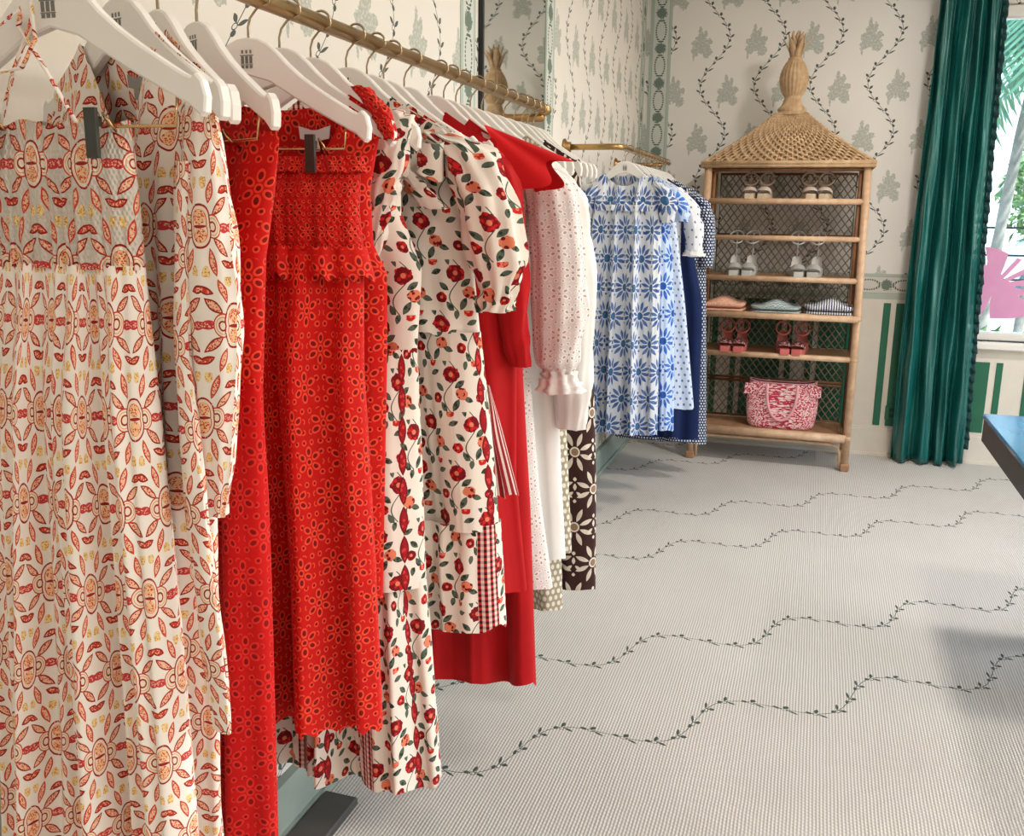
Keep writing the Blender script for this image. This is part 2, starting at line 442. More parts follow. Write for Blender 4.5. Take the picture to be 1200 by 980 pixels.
M['tableside'] = plain('dark_wood', srgb(52, 46, 42), 0.45, var=0.12, scale=18)

# ------------------------------------------------------------------ mesh helpers
def new_mesh(name, V, Fc, mat=None, uv=None, smooth=True):
    me = bpy.data.meshes.new(name)
    me.from_pydata([tuple(map(float, p)) for p in V], [], [tuple(map(int, f)) for f in Fc])
    if uv is not None:
        l = me.uv_layers.new(name='UVMap')
        idx = np.empty(len(me.loops), dtype=np.int32); me.loops.foreach_get('vertex_index', idx)
        l.data.foreach_set('uv', np.asarray(uv, dtype=np.float32)[idx].ravel())
    if smooth: me.polygons.foreach_set('use_smooth', [True] * len(me.polygons))
    if mat is not None: me.materials.append(mat)
    me.update()
    return me
def link(name, me, parent=None, loc=None, rotz=None):
    o = bpy.data.objects.new(name, me); COL.objects.link(o)
    if parent is not None: o.parent = parent
    if loc is not None: o.location = loc
    if rotz is not None: o.rotation_euler = (0, 0, rotz)
    return o
def thing(name, label, cat, loc=(0, 0, 0), group=None, rotz=0.0):
    o = bpy.data.objects.new(name, None); COL.objects.link(o)
    o.empty_display_size = 0.1
    o.location = loc; o.rotation_euler = (0, 0, rotz)
    tag(o, label, cat, group)
    return o
def tag(o, label=None, cat=None, group=None, kind=None):
    if label: o['label'] = label
    if cat: o['category'] = cat
    if group: o['group'] = group
    if kind: o['kind'] = kind
    return o
class MB:
    def __init__(s): s.V = []; s.F = []; s.UV = []
    def add(s, V, Fc, UV=None):
        b = len(s.V); s.V += [tuple(p) for p in V]; s.F += [tuple(b + i for i in f) for f in Fc]
        s.UV += [tuple(q) for q in UV] if UV is not None else [(p[0] + p[1] * 0.7, p[2] + p[1] * 0.3) for p in V]
        return s
    def box(s, c, d, bev=0.0):
        """box centred at c with full size d, optional chamfer"""
        c = np.array(c, float); h = np.array(d, float) / 2
        if bev <= 0:
            V = [c + h * np.array(k) for k in [(-1,-1,-1),(1,-1,-1),(1,1,-1),(-1,1,-1),(-1,-1,1),(1,-1,1),(1,1,1),(-1,1,1)]]
            return s.add(V, [(0,3,2,1),(4,5,6,7),(0,1,5,4),(1,2,6,5),(2,3,7,6),(3,0,4,7)])
        bev = min(bev, *(h * 0.95)); V = []
        def ring(hx, hy, z, b):
            return [c + np.array(p) for p in [(-hx + b, -hy, z), (hx - b, -hy, z), (hx, -hy + b, z), (hx, hy - b, z), (hx - b, hy, z), (-hx + b, hy, z), (-hx, hy - b, z), (-hx, -hy + b, z)]]
        V += ring(h[0] - bev, h[1] - bev, -h[2], bev * 0.5); V += ring(h[0], h[1], -h[2] + bev, bev); V += ring(h[0], h[1], h[2] - bev, bev); V += ring(h[0] - bev, h[1] - bev, h[2], bev * 0.5)
        Fc = [tuple(range(7, -1, -1)), tuple(range(24, 32))]
        for k in range(3):
            for i in range(8): j = (i + 1) % 8; Fc.append((k * 8 + i, k * 8 + j, k * 8 + 8 + j, k * 8 + 8 + i))
        return s.add(V, Fc)
    def tube(s, pts, r, n=8, closed=False, caps=True, flat=1.0):
        pts = [np.array(p, float) for p in pts]; m_ = len(pts)
        rs = [r] * m_ if np.isscalar(r) else list(r)
        V = []; UV = []; up = None; L = 0.0
        for i, p in enumerate(pts):
            a = pts[(i - 1) % m_] if closed or i > 0 else p; b = pts[(i + 1) % m_] if closed or i < m_ - 1 else p
            t = b - a; t = t / (np.linalg.norm(t) + 1e-12)
            if up is None:
                up = np.array((0, 0, 1.0)) if abs(t[2]) < 0.9 else np.array((0, 1.0, 0))
            x = np.cross(up, t); x /= (np.linalg.norm(x) + 1e-12); y = np.cross(t, x); up = y
            if i: L += np.linalg.norm(p - pts[i - 1])
            for k in range(n):
                q = 2 * PI * k / n; V.append(p + rs[i] * (math.cos(q) * x + flat * math.sin(q) * y)); UV.append((k / n * 2 * PI * rs[i], L))
        Fc = []
        for i in range(m_ if closed else m_ - 1):
            j = (i + 1) % m_
            for k in range(n): l = (k + 1) % n; Fc.append((i * n + k, i * n + l, j * n + l, j * n + k))
        if caps and not closed: Fc += [tuple(range(n - 1, -1, -1)), tuple(range((m_ - 1) * n, m_ * n))]
        return s.add(V, Fc, UV)
    def lathe(s, prof, n=24, c=(0, 0, 0), axis='z'):
        V = []; UV = []
        for r, z in prof:
            for k in range(n):
                q = 2 * PI * k / n; a, b = r * math.cos(q), r * math.sin(q)
                V.append((c[0] + a, c[1] + b, c[2] + z) if axis == 'z' else ((c[0] + z, c[1] + a, c[2] + b) if axis == 'x' else (c[0] + a, c[1] + z, c[2] + b)))
                UV.append((q * 0.03, z))
        Fc = []
        for i in range(len(prof) - 1):
            for k in range(n): l = (k + 1) % n; Fc.append((i * n + k, i * n + l, i * n + n + l, i * n + n + k))
        return s.add(V, Fc, UV)
    def poly(s, pts, thick, axis='y', bev=0.0):
        """extrude a 2D outline (x,z), (y,z) or (x,y) along axis, centred"""
        n = len(pts); V = []
        c = np.mean(np.array(pts), axis=0)
        lay = [(-thick / 2, 1 - bev), (-thick / 2 * (1 - 2 * bev) if bev else -thick / 2, 1), (thick / 2 * (1 - 2 * bev) if bev else thick / 2, 1), (thick / 2, 1 - bev)] if bev else [(-thick / 2, 1), (thick / 2, 1)]
        for d, k in lay:
            for (a, b) in pts:
                a2, b2 = c[0] + (a - c[0]) * k, c[1] + (b - c[1]) * k
                V.append({'y': (a2, d, b2), 'x': (d, a2, b2), 'z': (a2, b2, d)}[axis])
        Fc = []
        for L in range(len(lay) - 1):
            for i in range(n): j = (i + 1) % n; Fc.append((L * n + i, L * n + j, L * n + n + j, L * n + n + i))
        Fc += [tuple(range(n - 1, -1, -1)), tuple(range((len(lay) - 1) * n, len(lay) * n))]
        return s.add(V, Fc)
    def shift(s, v):
        s.V = [tuple(np.array(p) + np.array(v)) for p in s.V]; return s
    def mesh(s, name, mat, smooth=False): return new_mesh(name, s.V, s.F, mat, s.UV, smooth)
    def build(s, name, mat, parent=None, loc=None, rotz=None, smooth=False):
        return link(name, s.mesh(name, mat, smooth), parent, loc, rotz)
def grid_mesh(name, P, UV, mat, wrap=False):
    ny, nx, _ = P.shape
    idx = np.arange(ny * nx).reshape(ny, nx)
    a = idx[:-1, :-1].ravel(); b = idx[:-1, 1:].ravel(); c = idx[1:, 1:].ravel(); d = idx[1:, :-1].ravel()
    Fc = np.stack([a, d, c, b], 1)
    if wrap:
        w = np.stack([idx[:-1, -1], idx[1:, -1], idx[1:, 0], idx[:-1, 0]], 1); Fc = np.concatenate([Fc, w])
    me = bpy.data.meshes.new(name)
    me.from_pydata(P.reshape(-1, 3).tolist(), [], Fc.tolist())
    l = me.uv_layers.new(name='UVMap')
    li = np.empty(len(me.loops), dtype=np.int32); me.loops.foreach_get('vertex_index', li)
    l.data.foreach_set('uv', UV.reshape(-1, 2).astype(np.float32)[li].ravel())
    me.polygons.foreach_set('use_smooth', [True] * len(me.polygons))
    me.materials.append(mat); me.update()
    return me
def struct(o): o['kind'] = 'structure'; return o
def copy_tree(o, parent=None):
    c = o.copy(); COL.objects.link(c); c.parent = parent
    for ch in list(o.children): copy_tree(ch, c)
    return c
def smoothstep(x): x = np.clip(x, 0, 1); return x * x * (3 - 2 * x)

# ------------------------------------------------------------------ the room
WX, BY, RX, FY, CZ = -1.09, 5.95, 3.9, -2.4, 2.95
o = MB().box(((WX + RX) / 2, (BY + FY) / 2, -0.05), (RX - WX + 0.4, BY - FY + 0.4, 0.10)).build('floor', M['carpet']); struct(o)
o = MB().box(((WX + RX) / 2, (BY + FY) / 2, CZ + 0.05), (RX - WX + 0.4, BY - FY + 0.4, 0.10)).build('ceiling', M['ceiling']); struct(o)
MY0, MY1, MZ0, MZ1 = 3.00, 3.71, 0.20, 2.70
o = MB().box((WX - 0.06, (BY + FY) / 2, CZ / 2), (0.12, BY - FY + 0.4, CZ)).build('wall_left', M['wall_left']); struct(o)
WLX, WRX, WZ0, WZ1 = 0.80, 3.2, 0.725, 2.56
b = MB(); T = 0.16; yc = BY + T / 2
b.box(((WX + WLX) / 2, yc, CZ / 2), (WLX - WX, T, CZ)); b.box(((WRX + RX) / 2, yc, CZ / 2), (RX - WRX, T, CZ))
b.box(((WLX + WRX) / 2, yc, WZ0 / 2), (WRX - WLX, T, WZ0)); b.box(((WLX + WRX) / 2, yc, (WZ1 + CZ) / 2), (WRX - WLX, T, CZ - WZ1))
struct(b.build('wall_back', M['wall_back']))
# right wall with two tall unseen openings, added to let in side daylight; the wall behind the camera is closed
b = MB(); xc = RX + 0.08
b.box((xc, (BY + FY) / 2, 0.25), (0.16, BY - FY, 0.5)); b.box((xc, (BY + FY) / 2, 2.80), (0.16, BY - FY, 0.30))
for y0, y1 in ((FY, 0.6), (2.4, 2.9), (5.2, BY)): b.box((xc, (y0 + y1) / 2, 1.575), (0.16, y1 - y0, 2.15))
struct(b.build('wall_right', M['cream']))
b = MB(); yc = FY - 0.08
b.box(((WX + RX) / 2, yc, CZ / 2), (RX - WX + 0.2, 0.16, CZ))
struct(b.build('wall_front', M['cream']))

# mirror let into the left wall
t = thing('wall_mirror', 'tall frameless mirror on the wallpapered wall, thin dark edge, behind the long rail', 'mirror', (WX, (MY0 + MY1) / 2, MZ0))
mm = Mat('mirror_silver', 0.02, 1.0); mm.color((0.80, 0.83, 0.80))
MB().box((0.008, 0, (MZ1 - MZ0) / 2), (0.012, MY1 - MY0, MZ1 - MZ0)).build('mirror_glass', mm.m, t)
for s_ in (-1, 1): MB().box((0.008, s_ * ((MY1 - MY0) / 2 + 0.007), (MZ1 - MZ0) / 2), (0.016, 0.014, MZ1 - MZ0)).build('edge_strip', M['black'] if s_ < 0 else M['greygreen'], t)

# printed border strips pasted on the walls
def border_v(name, axis, c, w=0.12):
    mat = border_mat('border_' + name, axis, c)
    if axis == 1: o = MB().box((WX + 0.001, c, CZ / 2), (0.004, w, CZ - 0.02)).build(name, mat)
    else: o = MB().box((c, BY - 0.001, (CZ + 1.1) / 2), (w, 0.004, CZ - 1.12)).build(name, mat)
    struct(o)
border_v('trim_1', 1, 3.82, 0.13); border_v('trim_2', 1, 2.89, 0.13); border_v('trim_3', 1, 5.87, 0.13); border_v('trim_4', 0, -1.00, 0.13)
o = MB().box((WX + 0.004, 1.12, CZ / 2), (0.02, 0.16, CZ - 0.02)).build('trim_5', M['cream']); struct(o)
border_v('trim_6', 1, 0.96, 0.13)
m_ = border_mat('border_rail', 0, 1.03, False, srgb(208, 204, 194))
o = MB().box(((WX + WLX) / 2 + 0.02, BY - 0.002, 1.02), (WLX - WX - 0.06, 0.006, 0.15)).build('trim_7', m_); struct(o)
# wainscot painted below the border, its green panels and stripes
o = MB().box(((WX + RX) / 2, BY - 0.004, 0.55), (RX - WX - 0.02, 0.012, 0.79)).build('trim_8', M['cream']); struct(o)
o.scale = (1, 1, 1)
# keep the part of the wainscot under the window lower than the sill
o.data.clear_geometry()
b = MB(); b.box(((WX + WLX) / 2 + 0.005, BY - 0.004, 0.553), (WLX - WX - 0.01, 0.012, 0.785)); b.box(((WLX + RX) / 2, BY - 0.004, 0.42), (RX - WLX - 0.01, 0.012, 0.52))
me = b.mesh('wainscot', M['cream']); o.data = me
k = 9
def green_panel(x0, x1, z1=0.925, z0=0.185):
    global k
    struct(MB().box(((x0 + x1) / 2, BY - 0.012, (z0 + z1) / 2), (x1 - x0, 0.006, z1 - z0), 0.002).build('trim_%d' % k, M['green'])); k += 1
for x0 in (-0.86, -0.41, 0.04):
    green_panel(x0, x0 + 0.235); green_panel(x0 - 0.065, x0 - 0.03); green_panel(x0 + 0.265, x0 + 0.30) if x0 < 0 else None
green_panel(0.395, 0.435); green_panel(0.465, 0.70)
green_panel(0.74, 1.0, 0.605); green_panel(1.035, 1.07, 0.605); green_panel(1.185, 1.22, 0.605); green_panel(1.25, 1.5, 0.605)
# baseboards
b = MB(); b.box(((WX + RX) / 2, BY - 0.014, 0.08), (RX - WX, 0.028, 0.16)); b.box(((WX + RX) / 2, BY - 0.010, 0.168), (RX - WX, 0.020, 0.016)); b.box(((WX + RX) / 2, BY - 0.022, 0.009), (RX - WX, 0.044, 0.018))
struct(b.build('baseboard_back', M['cream']))
b = MB(); b.box((WX + 0.012, (BY + FY) / 2, 0.07), (0.024, BY - FY, 0.14)); b.box((WX + 0.016, (BY + FY) / 2, 0.012), (0.034, BY - FY, 0.024))
struct(b.build('baseboard_left', M['greygreen']))
o = MB().box((WX + 0.080, 1.50, 0.012), (0.09, 0.62, 0.022), 0.004).build('floor_plinth', plain('dark_grey_plinth', srgb(78, 74, 70), 0.7))
tag(o, 'low dark plinth on the carpet along the left wall below the dresses', 'plinth')

# the window with its leaf decal
t = bpy.data.objects.new('window_1', None); COL.objects.link(t); t.location = ((WLX + WRX) / 2, BY + 0.07, WZ0); struct(t)
wc = (WLX + WRX) / 2
b = MB(); hw = (WRX - WLX) / 2; hh = WZ1 - WZ0
for s_ in (-1, 1): b.box((s_ * (hw - 0.03), 0, hh / 2), (0.06, 0.07, hh), 0.006)
b.box((0, 0, hh - 0.035), (2 * hw, 0.07, 0.07), 0.006); b.box((0, 0, 0.025), (2 * hw, 0.07, 0.05), 0.006)
b.build('window_frame', M['white'], t)
gm = bpy.data.materials.new('window_glass'); gm.use_nodes = True; nt = gm.node_tree; nt.nodes.clear()
tr = nt.nodes.new('ShaderNodeBsdfTransparent'); tr.inputs[0].default_value = (0.86, 0.96, 0.98, 1)
gl = nt.nodes.new('ShaderNodeBsdfGlossy'); gl.inputs['Roughness'].default_value = 0.02
fr = nt.nodes.new('ShaderNodeFresnel'); fr.inputs[0].default_value = 1.3
mx = nt.nodes.new('ShaderNodeMixShader'); out = nt.nodes.new('ShaderNodeOutputMaterial')
nt.links.new(fr.outputs[0], mx.inputs[0]); nt.links.new(tr.outputs[0], mx.inputs[1]); nt.links.new(gl.outputs[0], mx.inputs[2]); nt.links.new(mx.outputs[0], out.inputs[0])
MB().box((0, 0.0, hh / 2), (2 * hw - 0.1, 0.006, hh - 0.1)).build('pane', gm, t)
MB().box((0.02, -0.075, -0.022), (2 * hw - 0.02, 0.11, 0.044), 0.008).build('window_sill', M['white'], t)
# leaf decal: a split leaf with slits and holes, stuck to the inside of the pane
dm = plain('pink_vinyl', srgb(214, 150, 190), 0.5, var=0.02)
slits = [(74, 8, .36), (50, 8.5, .26), (27, 8, .30), (5, 7, .36), (-15, 5, .5), (122, 6, .52), (147, 5.5, .50), (170, 5, .52), (193, 5, .56)]
pts = []
ND = 720
for i in range(ND):
    a = i * 360.0 / ND; th = math.radians(a)
    R = 0.235 * (1.0 + 0.16 * math.cos(2 * th + 0.2)) + 0.015 * math.cos(3 * th)
    dn = abs(((a - 268) + 180) % 360 - 180)
    if dn < 9: R *= 0.28 + 0.72 * (dn / 9) ** 0.9
    for (c, w, dep) in slits:
        c2 = c + 10 * 0
        q = abs(((a - c2) + 180) % 360 - 180)
        if q < w: R *= dep + (1 - dep) * (q / w) ** 2.6
    pts.append((R * math.cos(th), R * math.sin(th) * 0.98))
V = [(0, -0.001, 0)] + [(p[0], -0.001, p[1]) for p in pts] + [(0, 0.001, 0)] + [(p[0], 0.001, p[1]) for p in pts]
Fc = []
for i in range(ND):
    j = (i + 1) % ND
    Fc += [(0, 1 + i, 1 + j), (ND + 1, ND + 2 + j, ND + 2 + i), (1 + i, ND + 2 + i, ND + 2 + j, 1 + j)]
o = link('leaf_decal', new_mesh('leaf_decal', V, Fc, dm, None, False), None, (0.985, BY + 0.060, 1.045))
o.rotation_euler = (0, math.radians(8), 0)
tag(o, 'pink split-leaf vinyl decal stuck on the window pane', 'decal')

# ceiling downlights (the room's own lamps)
def downlight(x, y, w):
    t = thing('ceiling_downlight', 'round white recessed downlight in the ceiling', 'lamp', (x, y, CZ - 0.001), 'recessed ceiling downlights')
    b = MB(); b.lathe([(0.15, 0.0), (0.16, -0.012), (0.19, -0.010), (0.195, 0.0)], 32); b.build('trim_ring', M['white'], t, smooth=True)
    e = bpy.data.materials.get('lamp_glow')
    if e is None:
        e = bpy.data.materials.new('lamp_glow'); e.use_nodes = True; bs = e.node_tree.nodes['Principled BSDF']
        bs.inputs['Base Color'].default_value = (1, 0.95, 0.88, 1); bs.inputs['Emission Color'].default_value = (1, 0.9, 0.78, 1); bs.inputs['Emission Strength'].default_value = 4
    MB().lathe([(0.0001, -0.003), (0.15, -0.003)], 32).build('diffuser', e, t)
    L = bpy.data.lights.new('downlight_lamp', 'AREA'); L.shape = 'DISK'; L.size = 0.28; L.energy = w; L.color = (1.0, 0.93, 0.86)
    lo = bpy.data.objects.new('downlight_lamp', L); COL.objects.link(lo); lo.parent = t; lo.location = (0, 0, -0.02)
for y in (-1.2, 0.5, 2.2, 4.1):
    for x in (0.9, 2.6): downlight(x, y, LAMP_W * (2.1 if y > 4 and x < 1 else 0.65 if y < 1 else 1.0))

# ------------------------------------------------------------------ rails
RAILX, RAILZ = -0.757, 1.703
R1END = 2.63
t = thing('clothes_rail', 'long brass rail on the left wall holding red and floral dresses', 'rail', (0, 0, 0))
MB().tube([(RAILX, -0.9, RAILZ), (RAILX, R1END, RAILZ)], 0.0125, 16).build('rail_tube', M['brass'], t, smooth=True)
MB().lathe([(0.0001, 0.012), (0.012, 0.010), (0.0155, 0.004), (0.0155, -0.03), (0.0125, -0.032)], 16, (RAILX, R1END, RAILZ), 'y').build('end_cap', M['brass'], t, smooth=True)
for yy in (2.61, 0.4):
    MB().tube([(WX, yy, RAILZ - 0.022), (RAILX, yy, RAILZ - 0.022)], 0.0115, 12).build('arm', M['oldbrass'], t, smooth=True)
    MB().lathe([(0.034, 0.0), (0.034, 0.006), (0.016, 0.014), (0.0115, 0.022)], 20, (WX, yy, RAILZ - 0.022), 'x').build('flange', M['oldbrass'], t, smooth=True)
R2X, R2Y0, R2Y1 = -0.835, 4.08, 5.42
t = thing('clothes_rail', 'short brass rail beside the wicker shelf holding blue dresses', 'rail', (0, 0, 0))
pts = [(WX, R2Y0, RAILZ)] + [(R2X - 0.05, R2Y0, RAILZ)] + [(R2X - 0.05 + 0.05 * math.sin(a), R2Y0 + 0.05 - 0.05 * math.cos(a), RAILZ) for a in np.linspace(0.2, PI / 2, 6)] + [(R2X, R2Y1, RAILZ)]
MB().tube(pts, 0.013, 14).build('rail_tube', M['brass'], t, smooth=True)
MB().tube([(WX, R2Y1 - 0.25, RAILZ - 0.02), (R2X, R2Y1 - 0.25, RAILZ - 0.02)], 0.011, 12).build('arm', M['oldbrass'], t, smooth=True)
for yy, zz in ((R2Y0, RAILZ), (R2Y1 - 0.25, RAILZ - 0.02)):
    MB().lathe([(0.036, 0.0), (0.036, 0.007), (0.022, 0.014), (0.022, 0.03), (0.013, 0.032)], 20, (WX, yy, zz), 'x').build('flange', M['oldbrass'], t, smooth=True)

# ------------------------------------------------------------------ hangers
TOP = [(0, 0), (0.018, -0.002), (0.034, -0.009), (0.050, -0.022), (0.066, -0.038), (0.088, -0.056), (0.115, -0.074), (0.142, -0.090), (0.166, -0.104), (0.176, -0.108), (0.182, -0.104), (0.190, -0.112), (0.194, -0.128), (0.192, -0.144), (0.186, -0.148)]
BOT = [(0.172, -0.136), (0.140, -0.120), (0.105, -0.102), (0.070, -0.082), (0.036, -0.062), (0.0, -0.052)]
HS = 0.955
TOP = [(x * HS, z * HS) for x, z in TOP]; BOT = [(x * HS, z * HS) for x, z in BOT]
outl = TOP + BOT[:-1] + [BOT[-1]] + [(-x, z) for x, z in BOT[:-1][::-1]] + [(-x, z) for x, z in TOP[1:][::-1]]
_b = MB()
n = len(outl); V = []
def inset(p, i, k):
    a = np.array(outl[i - 1]); b_ = np.array(outl[(i + 1) % n]); tt = b_ - a; nn = np.array((tt[1], -tt[0])); nn = nn / (np.linalg.norm(nn) + 1e-9)
    return np.array(p) + nn * k
for d, kk in ((-0.0065, 0.0022), (-0.0045, 0.0), (0.0045, 0.0), (0.0065, 0.0022)):
    for i, p in enumerate(outl):
        q = inset(p, i, kk); V.append((q[0], d, q[1]))
Fc = []
for L in range(3):
    for i in range(n): j = (i + 1) % n; Fc.append((L * n + i, L * n + j, L * n + n + j, L * n + n + i))
Fc += [tuple(range(n - 1, -1, -1)), tuple(range(3 * n, 4 * n))]
_b.add(V, Fc); HANGER_BODY = _b.mesh('hanger_body', M['hanger'], False)
hx, hz = RAILX + 0.776, RAILZ - 1.653
hook = [(0, 0, -0.004), (0, 0, 0.014), (0.004, 0, 0.026)]
hook += [(hx * 0.6 + 0.004, 0, hz - 0.012)]
for a in np.linspace(-20, 205, 12):
    r_ = 0.0172; hook.append((hx + r_ * math.cos(math.radians(a)), 0, hz + r_ * math.sin(math.radians(a))))
HANGER_HOOK = MB().tube(hook, 0.0019, 6).mesh('hanger_hook', M['steel'], True)
_b = MB()
for r_, (z0, h_, ws) in enumerate([(-0.0165, 0.0045, 3), (-0.0245, 0.0100, 3), (-0.0365, 0.0042, 3)]):
    for i in range(ws):
        xx = (i - 1) * 0.0066
        _b.box((xx, -0.0068, z0 - h_ / 2), (0.0044 if r_ != 0 else 0.0026, 0.0006, h_))
        if r_ == 1: _b.box((xx, -0.0068, z0 - h_ - 0.0012), (0.0066, 0.0006, 0.0008))
_b.box((0, -0.0068, -0.0235), (0.021, 0.0006, 0.0012))
HANGER_LOGO = _b.mesh('logo_print', M['logo'], False)
CLIP_W = MB().tube([(-0.148, 0, -0.112), (-0.148, -0.006, -0.150), (0.148, -0.006, -0.150), (0.148, 0, -0.112)], 0.0018, 6).mesh('clip_wire', M['wire'], True)
_b = MB(); _b.box((0, -0.028, -0.008), (0.014, 0.005, 0.050)); _b.box((0, -0.022, 0.004), (0.010, 0.008, 0.010))
CLIP = _b.mesh('clip', M['clip'], False)
_b = MB(); _b.tube([(0.004, -0.002, -0.006), (0.010, -0.022, 0.012), (0.016, -0.022, 0.004), (0.012, -0.002, -0.008)], 0.0016, 6); CLIP_SPRING = _b.mesh('clip_spring', M['wire'], True)
def hanger(y, label, x=-0.776, z=1.653, clips=None, rotz=0.0, clip_y=0.0, group='white hangers on the brass rails'):
    t = thing('clothes_hanger', label, 'hanger', (x, y, z), group, rotz)
    link('hanger_body', HANGER_BODY, t); link('hook', HANGER_HOOK, t); link('logo_print', HANGER_LOGO, t)
    if clips:
        link('clip_wire', CLIP_W, t)
        for cx in clips:
            c = link('clip', CLIP, t, (cx, clip_y, -0.150)); link('clip_spring', CLIP_SPRING, c)
    return t

# ------------------------------------------------------------------ garments
HT = np.array([(0, 0.0)] + TOP[1:13])
def shoulder(d): return 1.653 + np.interp(np.abs(d), HT[:, 0], HT[:, 1]) + 0.004
def folds(s, z, amp, nf, rs, sharp=0.7, drift=0.6):
    r = np.random.default_rng(rs); y = 0
    for k_ in range(4):
        f = nf * (0.55 + 0.45 * k_) ; ph = r.uniform(0, 2 * PI); dr = r.uniform(-drift, drift) * 2
        w = np.sin(PI * f * s + ph + dr * z); a = (1.0, 0.55, 0.35, 0.2)[k_]
        y = y + a * np.sign(w) * np.abs(w) ** sharp
    return amp * y * 0.6
def sheet(parent, name, mat, Y, prof, zbot, topF=None, topB=None, d0=0.03, d_top=0.006, d_in=0.12, amp=(0.002, 0.012), nf=7, seed=1, nx=90, nz=56,
          hem=0.006, scallop=0.0, full=None, sharp=0.75, xfold=0.004, sides=1.0, vshift=0.0):
    """closed garment tube: front and back panel, hung around the line y = Y.  prof rows: (z, x_left, x_right)"""
    amp = (amp[0], amp[1] * 1.35); nf = nf * 1.2
    prof = sorted(prof); pz = np.array([p[0] for p in prof]); pl = np.array([p[1] for p in prof]); pr = np.array([p[2] for p in prof])
    s = np.linspace(-1, 1, nx)
    t = np.linspace(0, 1, nz)
    ztop_all = max(pz)
    out = []; uvs = []
    fullw = full or 2.2 * float(np.max(pr - pl)) / 2
    for side in (-1, 1):
        sd = s if side < 0 else s[::-1]
        xl = np.interp(ztop_all, pz, pl); xr = np.interp(ztop_all, pz, pr)
        xt = (xl + xr) / 2 + sd * (xr - xl) / 2
        fn = topF if side < 0 else (topB or topF)
        zt = fn(xt) if fn is not None else np.full(nx, ztop_all)
        fo_b = folds(sd, zbot, 1.0, nf, seed + (0 if side < 0 else 50), sharp)
        zb = zbot + hem * fo_b
        if scallop: zb = zb + scallop * np.abs(np.sin(sd * PI * 11))
        Z = zt[None, :] + (zb - zt)[None, :] * t[:, None]
        XL = np.interp(Z, pz, pl); XR = np.interp(Z, pz, pr)
        S_ = np.broadcast_to(sd, Z.shape)
        round_ = (1 - np.abs(S_) ** 4) ** 0.5
        tt = smoothstep((zt[None, :] - Z) / d_in)
        dep = d_top + (d0 - d_top) * tt
        am = amp[0] + (amp[1] - amp[0]) * np.clip((zt.mean() - Z) / max(1e-3, zt.mean() - zbot), 0, 1) ** 0.8
        f = folds(S_, Z, 1.0, nf, seed + (0 if side < 0 else 50), sharp)
        edge = (1 - np.abs(S_) ** 6)
        y = Y + side * dep * round_ + side * 0 - am * f * edge * (1 if side < 0 else -1)
        X = (XL + XR) / 2 + S_ * (XR - XL) / 2 + xfold * np.cos(7 * S_ + 3 * Z + seed) * tt * edge
        out.append(np.stack([X, y, Z], 2)[:, :-1]); uvs.append(np.stack([(S_ * fullw / 2 if side < 0 else fullw / 2 + (1 - S_) * fullw / 2) + seed * 0.031, Z + vshift], 2)[:, :-1])
    P = np.concatenate(out, 1); UV = np.concatenate(uvs, 1)
    # u follows the length of the cloth along a row low on the garment, so the print is not stretched over the folds
    row = P[int(nz * 0.8)]; seg = np.linalg.norm(np.diff(row[:, :2], axis=0), axis=1)
    UV[:, :, 0] = (np.concatenate([[0.0], np.cumsum(seg)]) + seed * 0.031)[None, :]
    # avoid a smeared seam: duplicate the first column with a continuing u
    P = np.concatenate([P, P[:, :1]], 1); u_end = UV[:, -1:].copy(); u_end[:, :, 0] += (UV[:, -1:, 0] - UV[:, -2:-1, 0]); UV = np.concatenate([UV, u_end], 1)
    o = link(name, grid_mesh(name, P, UV, mat), parent)
    off = -Vector(parent.location); o.location = off
    return o
def sleeve(parent, name, mat, path, rx, ry, seed=3, n=26, m=34, wr=0.004, wf=9, cuff=None):
    """tube along a path (top to cuff); rx across x, ry across y"""
    path = np.array(path, float); k_ = np.linspace(0, 1, len(path)); q = np.linspace(0, 1, m)
    C_ = np.stack([np.interp(q, k_, path[:, i]) for i in range(3)], 1)
    for _ in range(3): C_[1:-1] = (C_[:-2] + C_[1:-1] * 2 + C_[2:]) / 4
    RX_ = np.interp(q, np.linspace(0, 1, len(rx)), rx); RY_ = np.interp(q, np.linspace(0, 1, len(ry)), ry)
    a = np.linspace(0, 2 * PI, n)
    r = np.random.default_rng(seed)
    wrk = sum(np.sin(wf * (0.5 + 0.5 * j) * q[:, None] * 2 + (j + 1) * a[None, :] + r.uniform(0, 6)) for j in range(1, 4)) * wr / 2
    gather = np.sin(a[None, :] * 9 + r.uniform(0, 6)) * wr * 0.8
    P = np.stack([C_[:, 0:1] + (RX_[:, None] + wrk + gather) * np.cos(a), C_[:, 1:2] + (RY_[:, None] + wrk * 0.6 + gather) * np.sin(a), np.broadcast_to(C_[:, 2:3], wrk.shape) + wrk * 0.5], 2)
    P[:, -1] = P[:, 0]
    UV = np.stack([np.broadcast_to(a[None, :] / (2 * PI) * 2.5 * max(rx) * 2 + seed * 0.07, wrk.shape), np.broadcast_to(C_[:, 2:3], wrk.shape)], 2)
    o = link(name, grid_mesh(name, P, UV, mat), parent); o.location = -Vector(parent.location)
    return o
def ribbon(parent, name, mat, pts, w, thick=0.0016):
    o = MB().tube(pts, w, 6, flat=max(0.15, thick / w)).build(name, mat, parent, smooth=True); o.location = -Vector(parent.location); return o
def frill(parent, name, mat, Y, xl, xr, z0, z1, amp, nf, seed, d0=0.03, flare=0.012, nx=160, full=None, scallop=0.0):
    return sheet(parent, name, mat, Y, [(z1, xl - flare, xr + flare), (z0, xl, xr)], z1, None, None, d0 + 0.006, d0, 0.03, (amp * 0.4, amp), nf, seed, nx, 14, amp * 0.4, scallop, full, 0.9)
